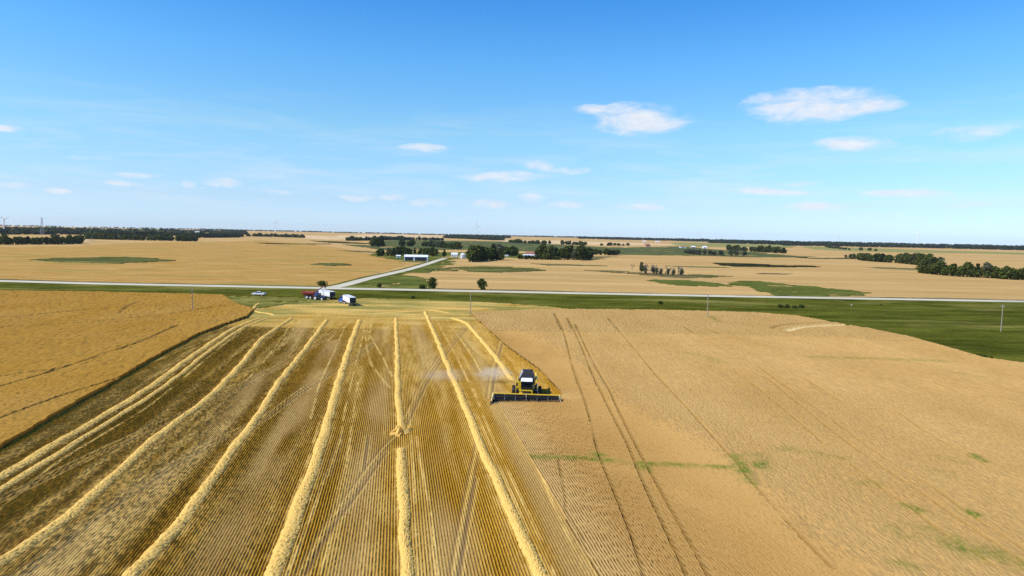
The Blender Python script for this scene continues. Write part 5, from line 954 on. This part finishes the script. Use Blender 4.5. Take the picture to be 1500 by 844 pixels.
house('machine_shed', T['shed'], R(4), 26, 16, 4.6, 6.6, 'roof_white', 'roof_white', 'long low white machine shed with two wide dark openings by the side road', 'machine shed', doors=[(-7.6, 9.4, 4.2), (5.4, 13.5, 4.2)])  # its two doors are flat dark plates painting the openings' inner shade
house('small_shed', T['small_white'], R(10), 5, 4, 2.6, 3.6, 'white', 'roof_white', 'tiny white shed at the left end of the shed grove', 'shed', doors=[(0, 1.2, 2.0)])
house('farmhouse', T['house_white'], R(-8), 8, 6, 3.6, 5.6, 'white', 'roof_white', 'small white farmhouse left of the dark farmyard clump', 'house', doors=[(0, 1, 2.1)], windows=[(-2.2, 1.7, 1.2, 1.2), (2.2, 1.7, 1.2, 1.2)], chimney=True)
house('farmhouse', T['house_trees'], R(15), 8, 7, 4.4, 7.4, 'white', 'roof_white', 'white roofed farmhouse peeking over the dark farmyard trees', 'house', windows=[(-1.8, 2.8, 1.2, 1.4), (1.8, 2.8, 1.2, 1.4)], chimney=True)
house('farmhouse', (T['house_red'][0], T['house_red'][1] + 4), R(3), 13, 8, 4.2, 7.6, 'white', 'roof_red', 'farmhouse with faded red roof above a white wall, left of the shelter belt', 'house', doors=[(1, 1.2, 2.2)], windows=[(-4, 2.1, 1.6, 1.4), (4, 2.1, 1.6, 1.4)], chimney=True)
house('garage', (T['house_red'][0] - 1.5, T['house_red'][1] - 7), R(0), 18, 5, 2.7, 3.6, 'white', 'roof_white', 'long low white garage in front of the red roofed house', 'garage', doors=[(-5, 3, 2.2), (0, 3, 2.2), (5, 3, 2.2)])
house('small_shed', T['shed_trees'], R(0), 4.5, 4, 2.8, 3.8, 'white', 'roof_white', 'tiny white shed glimpsed inside the shelter belt', 'shed', doors=[(0, 1.2, 2.0)])
x, y = T['camper']; e = empty('camper_trailer', (x, y, tz(x, y)), R(2), 'small white camper trailer on the grass between the farm clump and the red roofed house', 'camper')
MB().hexa([(-3, -1.2, .6), (3, -1.2, .6), (3, 1.2, .6), (-3, 1.2, .6), (-2.7, -1.15, 2.9), (2.8, -1.15, 2.9), (2.8, 1.15, 2.9), (-2.7, 1.15, 2.9)]).build('body', M['white'], e, .2)
for xx in (-1.2, 1.4): MB().box((xx, -1.23, 1.95), (1.0, .06, .6)).build('window', M['glass'], e)
for xx in (-.4, .5):
    w_ = wheel(e, (xx, -1.1, .36), .36, .22); w_.rotation_euler = (0, 0, R(90))
x, y = T['bin']; e = empty('grain_bin', (x, y, tz(x, y)), 0, 'grey steel grain bin with a conical roof left of the dark farmyard clump', 'grain bin')
m = MB()
for k in range(6): m.tube((0, 0, k * .9), (0, 0, k * .9 + .84), 3.5, n=20, cap=False); m.tube((0, 0, k * .9 + .84), (0, 0, k * .9 + .9), 3.56, n=20, cap=False)
m.build('wall', M['tarp'], e); MB().tube((0, 0, 5.4), (0, 0, 7.2), 3.65, .5, 20).build('roof', M['roof_white'], e); MB().tube((0, 0, 7.2), (0, 0, 7.6), .5, .4, 10).build('hatch', M['grey'], e); MB().box((0, -3.52, 1.1), (.9, .12, 1.7)).build('door', M['dark_in'], e)
house('farmhouse', T['farm_far'], R(20), 18, 12, 6, 11, 'faded', 'roof_red', 'far red farm building on the pale field edge behind the marsh', 'farm building', windows=[(-4, 3, 2, 2), (4, 3, 2, 2)])
for k, wmm, rmm, sz, lb in (('farm_fara', 'white', 'roof_red', 20, 'leftmost of three far low farm buildings below the olive field'), ('farm_farb', 'faded', 'roof_white', 14, 'middle one of three far low farm buildings below the olive field'), ('farm_farc', 'white', 'roof_white', 15, 'rightmost of three far low farm buildings below the olive field'),
    ('far_w1', 'white', 'roof_white', 26, 'white speck of a far farm building in the left skyline woods'), ('far_w2', 'white', 'roof_white', 24, 'far white building before the woods, left of the pale skyline field'), ('far_w3', 'white', 'roof_white', 16, 'small far white building at the left end of the pale skyline field'),
    ('far_w4', 'white', 'roof_white', 18, 'left one of two white specks of buildings on the centre right skyline'), ('far_w5', 'white', 'roof_white', 26, 'right one of two white specks of buildings on the centre right skyline')):
    house('farm_building', T[k], R(5), sz, 9, 4.5, 7.5, wmm, rmm, lb, 'farm building', doors=[(0, 4, 3.4)])

# ------------------------------------------------------------------ dust behind the combine
def vol_mat(name, dens, color, scale, lo, hi, soft, aniso=0.0, stretch=(1, 1, 1)):
    m = N(name); pv = m.n('VolumePrincipled'); pv.inputs['Color'].default_value = color; pv.inputs['Anisotropy'].default_value = aniso
    tc = m.n('TexCoord').outputs['Object']
    ln = m.n('VectorMath', operation='LENGTH'); m.set(ln.inputs[0], tc)
    oi = m.n('ObjectInfo'); ad = m.n('VectorMath', operation='ADD'); m.set(ad.inputs[0], tc); lo_ = m.n('VectorMath', operation='SCALE'); m.set(lo_.inputs[0], oi.outputs['Location']); lo_.inputs[3].default_value = .0137
    m.set(ad.inputs[1], lo_.outputs[0])
    nz = m.noise(scale, 5, .62, vec=ad.outputs[0], stretch=stretch)
    fall = m.ramp(ln.outputs['Value'], 1.0, soft)              # 0 at the rim, 1 inside
    d = m.ramp(m.math('ADD', m.math('MULTIPLY', nz, 1.0), m.math('MULTIPLY', m.math('SUBTRACT', fall, 1.0), .55)), lo, hi)
    at = m.n('Attribute', attribute_name='thick', attribute_type='OBJECT').outputs['Fac']
    m.set(pv.inputs['Density'], m.math('MULTIPLY', m.math('MULTIPLY', d, fall), m.math('MULTIPLY', at, dens)))
    m.t.links.new(pv.outputs[0], m.out.inputs[1]); return m.m
def ball(name, mat):
    bm = bmesh.new(); bmesh.ops.create_icosphere(bm, subdivisions=3, radius=1.0); me = bpy.data.meshes.new(name); bm.to_mesh(me); bm.free(); me.materials.append(mat); return me
dm = ball('dust_cloud', vol_mat('harvest_dust', .30, (.93, .84, .72, 1), 2.2, .18, .62, .1))
x, y = PLAN['pts']['dust']
for dx, dy, dz, sx, sy, sz, th, lb in ((1.0, 3.5, 1.9, 7.5, 5.5, 2.3, 1.7, 'pale dust hanging over the stubble beside the combine'), (-9, 4, 1.3, 11, 8, 1.8, .55, 'thin dust drifting left over the stubble away from the combine')):
    o = link('dust_cloud', dm); o.location = (x + dx, y + dy, dz); o.scale = (sx, sy, sz); o['thick'] = th; tag(o, lb, 'dust', None, 'stuff')

# ------------------------------------------------------------------ thin summer haze over the whole land
hz = MB().hexa([(-15500, -700, -3), (15500, -700, -3), (15500, 15200, -3), (-15500, 15200, -3), (-15500, -700, 190), (15500, -700, 190), (15500, 15200, 190), (-15500, 15200, 190)])
m = N('haze_air'); pv = m.n('VolumePrincipled'); pv.inputs['Color'].default_value = (.72, .86, 1.0, 1); pv.inputs['Density'].default_value = 2.0e-5; pv.inputs['Anisotropy'].default_value = .2
m.t.links.new(pv.outputs[0], m.out.inputs[1])
tag(hz.build('haze', m.m), 'thin pale blue haze over the far prairie', 'haze', kind='stuff')
